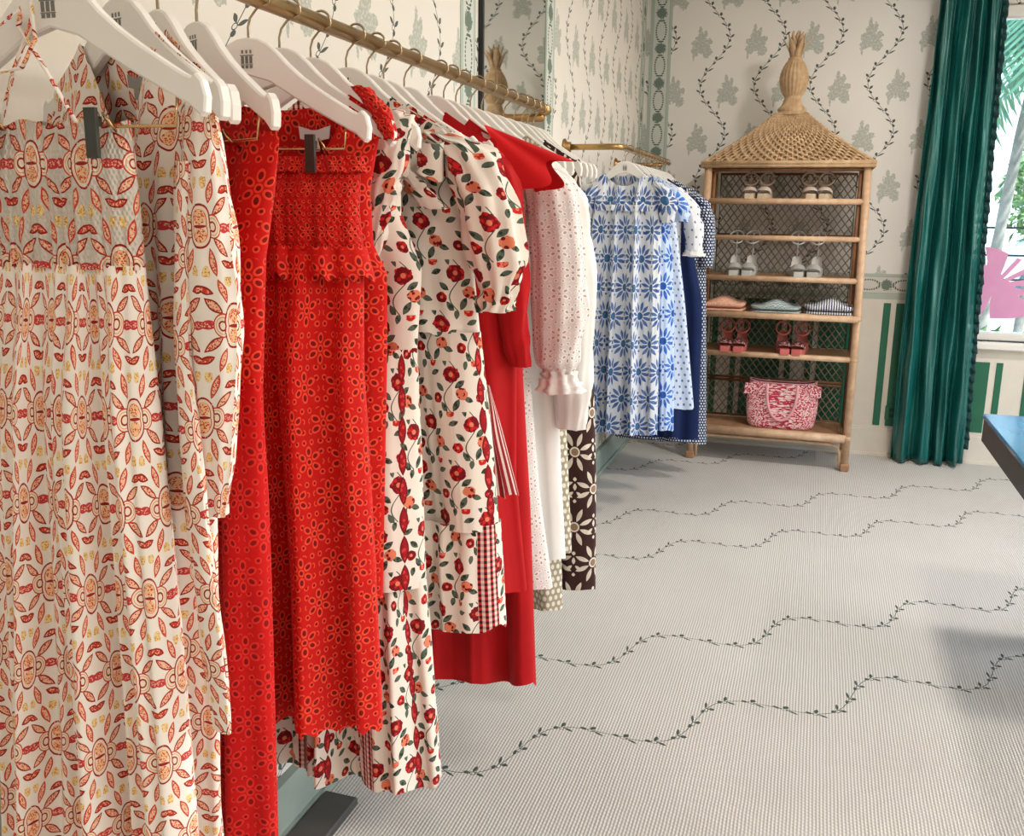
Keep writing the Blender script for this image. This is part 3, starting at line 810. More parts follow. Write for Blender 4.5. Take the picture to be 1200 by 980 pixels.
def neck_label(parent, mat, x, y, z, w=0.034, h=0.016):
    b = MB(); b.poly([(-w / 2, h * 0.5), (-w * 0.1, h * 0.2), (w * 0.1, h * 0.2), (w / 2, h * 0.5), (w * 0.46, -h * 0.4), (w * 0.16, -h * 0.55), (-w * 0.16, -h * 0.55), (-w * 0.46, -h * 0.4)], 0.002)
    b.box((0, 0.0, -h * 0.9), (w * 0.3, 0.0016, h * 0.8))
    o = b.build('neck_label', mat, parent); o.location = Vector((x, y, z)) - Vector(parent.location); return o
def scoop(xc, nw, depth, vee=False):
    def f(x):
        d = x - xc; zz = shoulder(d); base = float(shoulder(nw))
        q = np.clip(np.abs(d) / nw, 0, 1)
        return np.where(np.abs(d) < nw, base - depth * ((1 - q) if vee else (1 - q ** 2.2)), zz)
    return f
CX = -0.776
def dress(name, label, y, cat='dress', group=None, x=CX, z=0.5, rotz=0.0): return thing(name, label, cat, (x, y, z), group, rotz)

# 1 strappy smocked maxi dress
Y = 0.84
hanger(Y, 'white wooden hanger with clips holding the strappy smocked coral dress', -0.779, clips=(-0.080, 0.062))
g = dress('maxi_dress', 'strappy smocked maxi dress in coral shell print on cream', Y, x=-0.785)
tf = lambda x: 1.508 + 0.004 * np.sin(x * 90) + 0 * x
sheet(g, 'smocked_bodice', M['coral_smock'], Y, [(1.51, -0.890, -0.692), (1.44, -0.884, -0.690), (1.36, -0.888, -0.688)], 1.355, tf, None, 0.020, 0.012, 0.05, (0.001, 0.002), 16, 2, 110, 30, 0.001, full=0.26)
sheet(g, 'skirt', M['coral'], Y, [(1.36, -0.888, -0.688), (1.25, -0.905, -0.684), (0.9, -0.945, -0.676), (0.35, -1.0, -0.668)], 0.30, None, None, 0.034, 0.020, 0.2, (0.006, 0.030), 5.0, 5, 170, 90, 0.004, full=0.36, sharp=0.85)
for (xa, xb, lean) in ((-0.845, -0.880, 0), (-0.845, -0.800, 0.0), (-0.745, -0.815, 0)):
    ribbon(g, 'strap', M['coral_small'], [(xa, Y - 0.018, 1.507), ((xa + xb) / 2, Y - 0.016, 1.56), (xb, Y - 0.011, 1.605), (xb, Y, 1.635)], 0.0032)
ribbon(g, 'strap', M['coral_small'], [(-0.808, Y - 0.015, 1.62), (-0.84, Y - 0.022, 1.60), (-0.852, Y - 0.024, 1.575), (-0.835, Y - 0.024, 1.558), (-0.805, Y - 0.022, 1.562), (-0.788, Y - 0.018, 1.59), (-0.795, Y - 0.012, 1.628)], 0.0022)

# 2 long-sleeved tunic dress in the same print
Y = 0.94
hanger(Y, 'white wooden hanger carrying the long-sleeved coral print tunic', rotz=-0.33)
g = dress('tunic_dress', 'long-sleeved V-neck tunic dress in coral shell print, grey neck label', Y, rotz=-0.30)
sheet(g, 'body', M['coral'], Y, [(1.66, CX - 0.160, CX + 0.150), (1.50, CX - 0.150, CX + 0.140), (1.36, CX - 0.135, CX + 0.125), (1.1, CX - 0.135, CX + 0.118), (0.62, CX - 0.14, CX + 0.085), (0.3, CX - 0.15, CX + 0.095)], 0.33,
      scoop(CX, 0.075, 0.13, True), scoop(CX, 0.07, 0.02), 0.024, 0.008, 0.12, (0.001, 0.020), 4, 8, 110, 80, 0.004, full=0.42)
neck_label(g, M['label'], CX + 0.018, Y + 0.002, 1.563)
sleeve(g, 'sleeve', M['coral'], [(-0.640, Y - 0.004, 1.535), (-0.622, Y - 0.014, 1.42), (-0.618, Y - 0.020, 1.29), (-0.632, Y - 0.020, 1.15), (-0.640, Y - 0.018, 1.072)], [0.022, 0.036, 0.043, 0.034, 0.022], [0.010, 0.022, 0.026, 0.020, 0.012], 4, 30, 40, 0.002)
sleeve(g, 'sleeve', M['coral'], [(-0.915, Y, 1.535), (-0.93, Y - 0.01, 1.42), (-0.935, Y, 1.15), (-0.930, Y, 1.07)], [0.022, 0.034, 0.034, 0.022], [0.010, 0.020, 0.020, 0.012], 5)
sleeve(g, 'sash', M['coral_small'], [(-0.640, Y - 0.028, 1.470), (-0.634, Y - 0.048, 1.28), (-0.624, Y - 0.050, 1.08), (-0.616, Y - 0.044, 0.90), (-0.616, Y - 0.040, 0.810)], [0.010, 0.011, 0.016, 0.018, 0.015], [0.006, 0.007, 0.010, 0.010, 0.006], 9, 22, 44, 0.0012)

# 3, 4 red eyelet dresses close behind
Y = 1.005
hanger(Y, 'white wooden hanger with clips, carrying the red eyelet shift behind the coral tunic', clips=(-0.10, 0.095), rotz=-0.50)
g = dress('shift_dress', 'short red eyelet shift dress squeezed behind the coral print tunic', Y, rotz=-0.48)
sheet(g, 'body', M['red_eyelet'], Y, [(1.66, CX - 0.165, CX + 0.155), (1.50, CX - 0.15, CX + 0.13), (1.36, CX - 0.14, CX + 0.115), (1.10, CX - 0.14, CX + 0.10)], 1.12, lambda x: 1.528 - 0.10 * np.abs(x - CX), None, 0.018, 0.008, 0.1, (0.001, 0.006), 5, 12, 70, 46, full=0.44)
Y = 1.08
hanger(Y, 'white wooden hanger with clips carrying the long red eyelet maxi dress', clips=(-0.10, 0.085), rotz=-0.48)
g = dress('maxi_dress', 'long red eyelet maxi dress with broderie border, hem near the carpet', Y, rotz=-0.40)
sheet(g, 'bodice', M['red_eyelet'], Y, [(1.66, CX - 0.17, CX + 0.17), (1.50, CX - 0.17, CX + 0.165), (1.36, CX - 0.14, CX + 0.12), (1.2, CX - 0.13, CX + 0.10)], 1.195, lambda x: 1.522 - 0.06 * np.abs(x - CX), lambda x: 1.545 - 0.10 * np.abs(x - CX), 0.022, 0.008, 0.1, (0.001, 0.004), 5, 15, 90, 40, full=0.44)
sheet(g, 'skirt', M['red_eyelet2'], Y, [(1.2, CX - 0.13, CX + 0.10), (0.9, CX - 0.13, CX + 0.095), (0.4, CX - 0.15, CX + 0.082)], 0.36, None, None, 0.030, 0.022, 0.2, (0.004, 0.020), 3, 16, 100, 70, full=0.40, scallop=0.008)

# 5 smocked strapless red dress held by clips
Y = 1.195
hanger(Y, 'white wooden hanger with clips holding the red smocked dress, grey emblem', clips=(-0.115, 0.114), clip_y=-0.012)
g = dress('midi_dress', 'red broderie dress with smocked bodice and peplum frill, clipped to hanger', Y)
tf = lambda x: 1.486 + 0.004 * np.sin(x * 70) + 0 * x
sheet(g, 'smocked_bodice', M['red_smock'], Y, [(1.50, -0.945, -0.605), (1.42, -0.940, -0.612), (1.36, -0.945, -0.606)], 1.362, tf, None, 0.030, 0.016, 0.06, (0.002, 0.004), 14, 21, 130, 34, 0.001, full=0.40)
frill(g, 'top_ruffle', M['red_smock'], Y, -0.948, -0.602, 1.493, 1.472, 0.004, 16, 22, 0.020, 0.004)
sheet(g, 'skirt', M['red_eyelet'], Y, [(1.365, -0.945, -0.606), (1.2, -0.940, -0.612), (0.9, -0.940, -0.600), (0.6, -0.955, -0.592)], 0.625, None, None, 0.042, 0.030, 0.2, (0.012, 0.038), 4.2, 27, 180, 84, 0.012, 0.010, full=0.62, sharp=0.8)
frill(g, 'peplum_frill', M['red_eyelet'], Y, -0.948, -0.603, 1.372, 1.322, 0.010, 9, 24, 0.036, 0.014, 170, 0.6, 0.010)

# 6 sleeveless red eyelet dress
Y = 1.275
hanger(Y, 'white wooden hanger carrying the sleeveless red eyelet dress')
g = dress('shift_dress', 'sleeveless red eyelet dress with round neck and pale neck label', Y)
arm = [(1.66, CX - 0.165, CX + 0.165), (1.53, CX - 0.160, CX + 0.160), (1.45, CX - 0.142, CX + 0.142), (1.37, CX - 0.145, CX + 0.146), (1.33, CX - 0.168, CX + 0.168), (1.2, CX - 0.165, CX + 0.165), (0.8, CX - 0.15, CX + 0.150)]
sheet(g, 'body', M['red_eyelet'], Y, arm, 0.812, scoop(CX, 0.118, 0.125), scoop(CX, 0.110, 0.020), 0.026, 0.008, 0.12, (0.001, 0.010), 5, 31, 120, 70, 0.004, full=0.42)
neck_label(g, M['whitelabel'], CX + 0.055, Y - 0.003, 1.532, 0.052, 0.020)
sleeve(g, 'shoulder_frill', M['red_smock'], [(CX + 0.130, Y, 1.595), (CX + 0.165, Y - 0.004, 1.560), (CX + 0.180, Y - 0.006, 1.52)], [0.012, 0.016, 0.008], [0.014, 0.016, 0.01], 41, 14, 12, 0.003)

# 7 floral maxi with ruffled straps and hem tier
Y = 1.365
hanger(Y, 'white wooden hanger carrying the rose print maxi with ruffle hem')
g = dress('maxi_dress', 'rose print maxi dress, ruffled straps, tiered hem above the carpet', Y)
sheet(g, 'bodice', M['rose1'], Y, [(1.50, CX - 0.15, CX + 0.15), (1.42, CX - 0.150, CX + 0.150), (1.33, CX - 0.175, CX + 0.185), (1.2, CX - 0.165, CX + 0.175)], 1.20, lambda x: 1.40 + 1.2 * np.abs(np.clip(np.abs(x - CX), 0, 0.1)), None, 0.030, 0.014, 0.08, (0.001, 0.006), 5, 33, 100, 30, full=0.46)
sheet(g, 'skirt', M['rose1'], Y, [(1.205, CX - 0.165, CX + 0.175), (1.0, CX - 0.175, CX + 0.180), (0.80, CX - 0.185, CX + 0.185)], 0.80, None, None, 0.044, 0.030, 0.2, (0.010, 0.026), 4, 34, 140, 50, 0.006, full=0.66)
sheet(g, 'hem_tier', M['rose1'], Y, [(0.812, CX - 0.186, CX + 0.186), (0.6, CX - 0.20, CX + 0.200), (0.42, CX - 0.215, CX + 0.212)], 0.435, None, None, 0.058, 0.046, 0.1, (0.016, 0.036), 5.2, 36, 170, 44, 0.012, full=0.80)
for s_ in (-1, 1):
    sleeve(g, 'ruffled_strap', M['rose3'], [(CX + s_ * 0.120, Y + 0.012, 1.575), (CX + s_ * 0.150, Y - 0.004, 1.560), (CX + s_ * 0.140, Y - 0.024, 1.48), (CX + s_ * 0.120, Y - 0.028, 1.40), (CX + s_ * 0.105, Y - 0.024, 1.33)], [0.016, 0.026, 0.024, 0.020, 0.010], [0.012, 0.016, 0.014, 0.012, 0.008], 40 + s_, 24, 40, 0.005, 16)

# 8 floral dress with puff sleeves and shoulder bow
Y = 1.47
hanger(Y, 'white wooden hanger carrying the rose print puff-sleeve dress', -0.770)
g = dress('midi_dress', 'rose print midi dress with puff sleeves and a soft bow at the neck', Y)
sheet(g, 'bodice', M['rose2'], Y, [(1.66, CX - 0.17, CX + 0.185), (1.50, CX - 0.165, CX + 0.200), (1.36, CX - 0.155, CX + 0.230), (1.22, CX - 0.15, CX + 0.245)], 1.218, scoop(CX, 0.085, 0.05), scoop(CX, 0.08, 0.02), 0.032, 0.008, 0.12, (0.001, 0.006), 4, 43, 110, 44, full=0.48)
sheet(g, 'skirt', M['rose2'], Y, [(1.224, CX - 0.15, CX + 0.246), (1.0, CX - 0.17, CX + 0.272), (0.88, CX - 0.175, CX + 0.282)], 0.88, None, None, 0.050, 0.034, 0.15, (0.010, 0.026), 4, 44, 150, 40, 0.004, full=0.66)
sheet(g, 'hem_tier', M['rose2'], Y, [(0.892, CX - 0.178, CX + 0.284), (0.7, CX - 0.19, CX + 0.296)], 0.695, None, None, 0.060, 0.050, 0.1, (0.016, 0.030), 5, 46, 160, 26, 0.014, full=0.80)
sleeve(g, 'sleeve', M['rose3'], [(CX + 0.170, Y - 0.006, 1.545), (CX + 0.225, Y - 0.018, 1.520), (CX + 0.268, Y - 0.026, 1.44), (CX + 0.284, Y - 0.026, 1.34), (CX + 0.286, Y - 0.024, 1.29), (CX + 0.276, Y - 0.022, 1.262)], [0.026, 0.046, 0.050, 0.046, 0.026, 0.030], [0.020, 0.036, 0.042, 0.040, 0.022, 0.026], 51, 40, 46, 0.005, 8)
sleeve(g, 'sleeve', M['rose3'], [(CX - 0.17, Y, 1.545), (CX - 0.20, Y - 0.01, 1.50), (CX - 0.215, Y - 0.01, 1.40), (CX - 0.21, Y, 1.27)], [0.026, 0.04, 0.045, 0.028], [0.02, 0.036, 0.04, 0.022], 52, 30, 30, 0.005, 8)
# bow: two loops, a knot and two tails
bx, by, bz = CX + 0.135, Y - 0.050, 1.485
for (dx, dz, w, h_, sd) in ((-0.034, 0.010, 0.040, 0.026, 1), (0.040, 0.014, 0.044, 0.030, 2)):
    a = np.linspace(0, 2 * PI, 34); vv = np.linspace(-1, 1, 9)
    P = np.zeros((9, 34, 3)); UV = np.zeros((9, 34, 2))
    for i, v_ in enumerate(vv):
        fl = 0.55 + 0.45 * np.abs(np.sin(a / 2)) ** 0.8
        P[i, :, 0] = bx + dx + np.sign(dx) * w * (0.5 - 0.5 * np.cos(a)) - np.sign(dx) * w * 0.45
        P[i, :, 1] = by - 0.016 * np.sin(a) - 0.004 * v_ * np.sin(3 * a + sd)
        P[i, :, 2] = bz + dz + v_ * h_ * fl + 0.004 * np.sin(2 * a)
        UV[i, :, 0] = a * 0.018 + sd * 0.2; UV[i, :, 1] = v_ * 0.03 + 0.4
    o = link('bow_loop', grid_mesh('bow_loop', P, UV, M['rose3']), g); o.location = -Vector(g.location)
sleeve(g, 'bow_knot', M['rose3'], [(bx, by - 0.012, bz + 0.030), (bx + 0.002, by - 0.016, bz + 0.010), (bx, by - 0.012, bz - 0.010)], [0.010, 0.013, 0.010], [0.008, 0.012, 0.008], 53, 16, 10, 0.002)
for (x1, z1, w) in ((-0.045, -0.085, 0.020), (0.052, -0.060, 0.022)):
    sleeve(g, 'bow_tail', M['rose3'], [(bx, by - 0.008, bz + 0.005), (bx + x1 * 0.5, by - 0.012, bz + z1 * 0.45), (bx + x1, by - 0.010, bz + z1)], [0.008, w * 0.8, w], [0.004, 0.005, 0.004], 54, 16, 18, 0.003)

# 9 striped-trim floral dress mostly hidden
Y = 1.55
hanger(Y, 'white wooden hanger carrying the rose print dress with striped godet', -0.772)
g = dress('shift_dress', 'rose print dress with a red striped side panel, half hidden', Y)
sheet(g, 'body', M['rose1'], Y, [(1.64, CX - 0.16, CX + 0.17), (1.4, CX - 0.15, CX + 0.165), (1.2, CX - 0.15, CX + 0.18), (0.9, CX - 0.17, CX + 0.235)], 0.94, scoop(CX, 0.085, 0.05), scoop(CX, 0.08, 0.02), 0.028, 0.008, 0.12, (0.001, 0.01), 4, 57, 80, 40, full=0.5)
sheet(g, 'striped_panel', M['gingham'], Y - 0.012, [(1.12, CX + 0.232, CX + 0.238), (0.92, CX + 0.220, CX + 0.296)], 0.925, None, None, 0.022, 0.004, 0.1, (0.001, 0.002), 3, 58, 30, 20, full=0.10)
hanger(1.625, 'white wooden hanger squeezed between the rose print and plain red dresses')

# 10 plain red dresses
Y = 1.715
hanger(Y, 'white wooden hanger carrying the knee-length plain red dress')
g = dress('midi_dress', 'plain red cotton dress with draped tie, hanging behind the rose print', Y)
sheet(g, 'body', M['red'], Y, [(1.66, CX - 0.175, CX + 0.185), (1.52, CX - 0.17, CX + 0.19), (1.35, CX - 0.16, CX + 0.205), (1.14, CX - 0.16, CX + 0.232), (0.9, CX - 0.17, CX + 0.235), (0.65, CX - 0.18, CX + 0.262)], 0.664, scoop(CX, 0.085, 0.05), scoop(CX, 0.08, 0.02), 0.036, 0.008, 0.12, (0.004, 0.034), 3.4, 61, 120, 66, 0.008, full=0.6)
sleeve(g, 'sleeve', M['red'], [(CX + 0.175, Y - 0.004, 1.535), (CX + 0.205, Y - 0.016, 1.48), (CX + 0.222, Y - 0.020, 1.36), (CX + 0.232, Y - 0.018, 1.20), (CX + 0.245, Y - 0.018, 1.13)], [0.020, 0.034, 0.034, 0.028, 0.020], [0.012, 0.024, 0.026, 0.02, 0.014], 62, 24, 30, 0.003)
Y = 1.85
hanger(Y, 'white wooden hanger carrying the long plain red dress with cape sleeve')
g = dress('maxi_dress', 'long plain red dress with wide flutter cape sleeve, hem just above carpet', Y)
sheet(g, 'body', M['red'], Y, [(1.66, CX - 0.175, CX + 0.185), (1.50, CX - 0.165, CX + 0.175), (1.2, CX - 0.17, CX + 0.195), (0.8, CX - 0.19, CX + 0.225), (0.38, CX - 0.21, CX + 0.246)], 0.385, scoop(CX, 0.085, 0.05), scoop(CX, 0.08, 0.02), 0.046, 0.008, 0.12, (0.004, 0.036), 3.2, 65, 130, 76, 0.014, full=0.7)
for s_, mtl in ((1, 'red_b'), (-1, 'red_b')):
    # flutter sleeve: a flared cap falling from the shoulder
    a = np.linspace(-1, 1, 40); q = np.linspace(0, 1, 16); P = np.zeros((16, 40, 3)); UV = np.zeros((16, 40, 2))
    for i, t_ in enumerate(q):
        P[i, :, 0] = CX + s_ * (0.120 + 0.165 * t_ - 0.060 * t_ * np.abs(a) ** 1.5 + (0.02 * t_) * np.cos(a * 9))
        P[i, :, 1] = Y + a * (0.018 + 0.050 * t_) + 0.006 * t_ * np.sin(a * 11)
        P[i, :, 2] = 1.592 - 0.062 * t_ - 0.075 * t_ * np.abs(a) ** 1.3 - 0.008 * t_ * np.cos(a * 9)
        UV[i, :, 0] = a * 0.1; UV[i, :, 1] = t_ * 0.15
    o = link('flutter_sleeve', grid_mesh('flutter_sleeve', P, UV, M[mtl]), g); o.location = -Vector(g.location)

# 11 white dresses
hanger(1.915, 'white wooden hanger between the long red and the white eyelet dress')
Y = 1.985
hanger(Y, 'white wooden hanger carrying the white eyelet dress')
g = dress('maxi_dress', 'white eyelet dress with long puff sleeves and frilled cuff', Y)
sheet(g, 'body', M['white_eyelet'], Y, [(1.66, CX - 0.175, CX + 0.185), (1.50, CX - 0.165, CX + 0.175), (1.2, CX - 0.165, CX + 0.165), (0.8, CX - 0.18, CX + 0.205), (0.55, CX - 0.19, CX + 0.245)], 0.56, scoop(CX, 0.085, 0.05), scoop(CX, 0.08, 0.02), 0.040, 0.008, 0.12, (0.002, 0.018), 4, 71, 120, 66, 0.006, full=0.6)
sleeve(g, 'sleeve', M['white_eyelet'], [(CX + 0.165, Y - 0.004, 1.535), (CX + 0.222, Y - 0.016, 1.48), (CX + 0.246, Y - 0.024, 1.33), (CX + 0.250, Y - 0.026, 1.20), (CX + 0.246, Y - 0.024, 1.10), (CX + 0.252, Y - 0.022, 1.08)], [0.030, 0.056, 0.060, 0.060, 0.050, 0.030], [0.016, 0.034, 0.040, 0.042, 0.036, 0.020], 72, 34, 44, 0.004, 8)
sleeve(g, 'cuff_frill', M['white_cloth'], [(CX + 0.252, Y - 0.022, 1.09), (CX + 0.254, Y - 0.022, 1.06), (CX + 0.256, Y - 0.022, 1.035)], [0.030, 0.040, 0.054], [0.020, 0.028, 0.036], 73, 40, 12, 0.006)
sleeve(g, 'sleeve', M['white_eyelet'], [(CX - 0.165, Y, 1.535), (CX - 0.20, Y, 1.45), (CX - 0.21, Y, 1.2), (CX - 0.21, Y, 1.08)], [0.03, 0.05, 0.05, 0.03], [0.016, 0.03, 0.035, 0.02], 74)
Y = 2.075
hanger(Y, 'white wooden hanger carrying the plain white cotton dress')
g = dress('midi_dress', 'plain white cotton dress between the eyelet and the dotted beige dress', Y)
sheet(g, 'body', M['white_cloth'], Y, [(1.66, CX - 0.175, CX + 0.185), (1.45, CX - 0.165, CX + 0.19), (1.2, CX - 0.165, CX + 0.21), (0.8, CX - 0.18, CX + 0.235), (0.6, CX - 0.19, CX + 0.250)], 0.60, scoop(CX, 0.085, 0.05), scoop(CX, 0.08, 0.02), 0.036, 0.008, 0.12, (0.002, 0.016), 4, 75, 100, 56, 0.006, full=0.6)
sleeve(g, 'sleeve', M['white_cloth'], [(CX + 0.175, Y - 0.004, 1.535), (CX + 0.235, Y - 0.010, 1.46), (CX + 0.262, Y - 0.016, 1.28), (CX + 0.262, Y - 0.016, 1.05), (CX + 0.258, Y - 0.016, 0.93)], [0.026, 0.044, 0.046, 0.044, 0.034], [0.014, 0.028, 0.032, 0.03, 0.022], 76, 26, 36, 0.004)
hanger(2.15, 'white wooden hanger between the plain white and the beige dress')
# 12 beige dotted, 13 brown leaf print
Y = 2.235
hanger(Y, 'white wooden hanger carrying the beige dotted dress')
g = dress('maxi_dress', 'beige dress with small white dots, hem between white and brown dresses', Y)
sheet(g, 'body', M['beige_dot'], Y, [(1.66, CX - 0.175, CX + 0.18), (1.45, CX - 0.165, CX + 0.17), (1.2, CX - 0.165, CX + 0.18), (0.9, CX - 0.18, CX + 0.202), (0.56, CX - 0.19, CX + 0.225)], 0.56, scoop(CX, 0.085, 0.05), scoop(CX, 0.08, 0.02), 0.040, 0.008, 0.12, (0.002, 0.018), 4, 81, 110, 60, 0.006, full=0.6)
sheet(g, 'hem_tier', M['beige_dot'], Y, [(0.60, CX - 0.19, CX + 0.195), (0.39, CX - 0.20, CX + 0.205)], 0.395, None, None, 0.036, 0.030, 0.1, (0.008, 0.016), 4, 82, 90, 20, 0.006, full=0.7)
hanger(2.315, 'white wooden hanger between the beige and the brown dress')
Y = 2.40
hanger(Y, 'white wooden hanger carrying the dark brown leaf print dress')
g = dress('maxi_dress', 'dark brown dress with large cream leaf flowers, last on the long rail', Y)
sheet(g, 'body', M['brown_leaf'], Y, [(1.66, CX - 0.175, CX + 0.18), (1.50, CX - 0.165, CX + 0.18), (1.2, CX - 0.165, CX + 0.205), (1.0, CX - 0.17, CX + 0.232), (0.7, CX - 0.19, CX + 0.248), (0.38, CX - 0.20, CX + 0.256)], 0.395, scoop(CX, 0.085, 0.05), scoop(CX, 0.08, 0.02), 0.044, 0.008, 0.12, (0.002, 0.018), 4, 85, 110, 66, 0.008, full=0.62)
for yy in (2.465, 2.52, 2.57): hanger(yy, 'bare white wooden hanger at the end of the long rail, near the mirror')

# ------------------------------------------------------------------ garments on the short rail
C2 = -0.852
def shirt_top(xc, nw=0.085, dp=0.05): return scoop(xc, nw, dp)
def rail2(y, label): return hanger(y, label, C2, 1.653, None, 0.0)
Y = 4.26
rail2(Y, 'white wooden hanger carrying the muted blue daisy print dress')
g = dress('midi_dress', 'muted blue daisy print dress with ruffled shoulders, first on the short rail', Y, x=C2)
sheet(g, 'body', M['blue1'], Y, [(1.66, C2 - 0.17, C2 + 0.17), (1.46, C2 - 0.165, C2 + 0.165), (1.36, C2 - 0.175, C2 + 0.175), (1.0, C2 - 0.18, C2 + 0.185), (0.4, C2 - 0.185, C2 + 0.20)], 0.41, scoop(C2, 0.090, 0.055), scoop(C2, 0.085, 0.015), 0.050, 0.010, 0.12, (0.008, 0.040), 6, 91, 130, 60, 0.008, full=0.46)
for s_ in (-1, 1): sleeve(g, 'sleeve', M['blue1'], [(C2 + s_ * 0.14 * (1.0 if s_ > 0 else 0.80), Y, 1.56), (C2 + s_ * 0.185 * (1.0 if s_ > 0 else 0.80), Y - 0.012, 1.52), (C2 + s_ * 0.205 * (1.0 if s_ > 0 else 0.80), Y - 0.016, 1.45), (C2 + s_ * 0.20 * (1.0 if s_ > 0 else 0.80), Y - 0.014, 1.385)], [0.02, 0.034, 0.038, 0.026], [0.016, 0.036, 0.04, 0.03], 92, 26, 26, 0.005)
frill(g, 'neck_frill', M['blue1'], Y - 0.012, C2 - 0.13, C2 + 0.13, 1.475, 1.435, 0.008, 7, 93, 0.046, 0.006, 110, 0.4)
Y = 4.43
rail2(Y, 'white wooden hanger carrying the bright blue daisy print dress')
g = dress('midi_dress', 'bright blue daisy print dress with flutter sleeves behind the muted one', Y, x=C2)
sheet(g, 'body', M['blue2'], Y, [(1.66, C2 - 0.17, C2 + 0.18), (1.46, C2 - 0.165, C2 + 0.18), (1.3, C2 - 0.175, C2 + 0.200), (1.0, C2 - 0.18, C2 + 0.225), (0.4, C2 - 0.19, C2 + 0.252)], 0.40, scoop(C2, 0.090, 0.055), scoop(C2, 0.085, 0.015), 0.050, 0.010, 0.12, (0.006, 0.036), 6, 95, 130, 60, 0.008, full=0.46)
for s_ in (-1, 1): sleeve(g, 'sleeve', M['blue2'], [(C2 + s_ * 0.15 * (1.0 if s_ > 0 else 0.80), Y, 1.56), (C2 + s_ * 0.20 * (1.0 if s_ > 0 else 0.80), Y - 0.012, 1.52), (C2 + s_ * 0.235 * (1.0 if s_ > 0 else 0.80), Y - 0.016, 1.45), (C2 + s_ * 0.24 * (1.0 if s_ > 0 else 0.80), Y - 0.014, 1.39)], [0.02, 0.036, 0.04, 0.036], [0.016, 0.036, 0.04, 0.034], 96, 26, 26, 0.005)
rail2(4.51, 'white wooden hanger squeezed between two blue garments on the short rail')
Y = 4.62
rail2(Y, 'white wooden hanger carrying the pale blue sprig dress')
g = dress('midi_dress', 'pale blue dress with tiny dark sprigs, narrow strip beside the navy skirt', Y, x=C2)
sheet(g, 'body', M['sprig'], Y, [(1.66, C2 - 0.17, C2 + 0.18), (1.4, C2 - 0.165, C2 + 0.185), (1.0, C2 - 0.18, C2 + 0.25), (0.45, C2 - 0.19, C2 + 0.325)], 0.475, scoop(C2, 0.090, 0.055), scoop(C2, 0.085, 0.015), 0.046, 0.010, 0.12, (0.003, 0.018), 4, 97, 100, 50, 0.008, full=0.6)
rail2(4.70, 'white wooden hanger squeezed between two blue garments on the short rail')
Y = 4.78
rail2(Y, 'white wooden hanger carrying the white dotted blouse')
g = dress('blouse', 'white muslin blouse with tiny dots and short frilled sleeve', Y, 'blouse', x=C2, z=0.9)
sheet(g, 'body', M['whitedot'], Y, [(1.66, C2 - 0.17, C2 + 0.18), (1.4, C2 - 0.165, C2 + 0.19), (1.0, C2 - 0.18, C2 + 0.20)], 1.0, scoop(C2, 0.090, 0.055), scoop(C2, 0.085, 0.015), 0.040, 0.010, 0.12, (0.002, 0.012), 4, 101, 80, 36, 0.006, full=0.5)
for s_ in (-1, 1):
    sleeve(g, 'sleeve', M['whitedot'], [(C2 + s_ * 0.15 * (1.0 if s_ > 0 else 0.80), Y, 1.55), (C2 + s_ * 0.22 * (1.0 if s_ > 0 else 0.80), Y - 0.012, 1.48), (C2 + s_ * 0.258 * (1.0 if s_ > 0 else 0.80), Y - 0.016, 1.36), (C2 + s_ * 0.262 * (1.0 if s_ > 0 else 0.80), Y - 0.014, 1.25)], [0.03, 0.044, 0.046, 0.038], [0.02, 0.036, 0.04, 0.034], 102, 26, 26, 0.004)
    sleeve(g, 'cuff_frill', M['white_cloth'], [(C2 + s_ * 0.262 * (1.0 if s_ > 0 else 0.80), Y - 0.014, 1.256), (C2 + s_ * 0.264 * (1.0 if s_ > 0 else 0.80), Y - 0.014, 1.22)], [0.038, 0.056], [0.034, 0.046], 103, 30, 8, 0.005)
rail2(4.86, 'white wooden hanger squeezed between two blue garments on the short rail')
Y = 4.93
rail2(Y, 'white wooden hanger carrying the long plain navy dress')
g = dress('maxi_dress', 'long plain navy dress showing between pale blue dress and shelf', Y, x=C2)
sheet(g, 'body', M['navy'], Y, [(1.66, C2 - 0.17, C2 + 0.18), (1.4, C2 - 0.165, C2 + 0.20), (1.0, C2 - 0.18, C2 + 0.295), (0.85, C2 - 0.18, C2 + 0.305), (0.25, C2 - 0.19, C2 + 0.318)], 0.25, scoop(C2, 0.090, 0.055), scoop(C2, 0.085, 0.015), 0.046, 0.010, 0.12, (0.003, 0.016), 4, 105, 90, 50, 0.008, full=0.6)
rail2(5.02, 'white wooden hanger squeezed between two blue garments on the short rail')
Y = 5.09
rail2(Y, 'white wooden hanger carrying the navy and white checked dress')
g = dress('maxi_dress', 'navy dress with small white checks, longest garment beside the wicker shelf', Y, x=C2)
sheet(g, 'body', M['navydot'], Y, [(1.66, C2 - 0.17, C2 + 0.19), (1.4, C2 - 0.165, C2 + 0.27), (1.0, C2 - 0.18, C2 + 0.30), (0.2, C2 - 0.19, C2 + 0.345)], 0.19, scoop(C2, 0.090, 0.055), scoop(C2, 0.085, 0.015), 0.046, 0.010, 0.12, (0.003, 0.016), 4, 107, 90, 50, 0.008, full=0.6)
sleeve(g, 'sleeve', M['navydot'], [(C2 + 0.15, Y, 1.55), (C2 + 0.24, Y - 0.012, 1.50), (C2 + 0.29, Y - 0.016, 1.38), (C2 + 0.29, Y - 0.014, 1.15)], [0.03, 0.044, 0.04, 0.038], [0.02, 0.036, 0.04, 0.034], 108, 26, 26, 0.004)
sleeve(g, 'collar_frill', M['navy'], [(C2 + 0.16, Y - 0.02, 1.53), (C2 + 0.25, Y - 0.03, 1.47)], [0.02, 0.03], [0.02, 0.03], 109, 20, 10, 0.006)
for yy in (5.18, 5.26, 5.33): rail2(yy, 'bare white wooden hanger at the far end of the short rail')

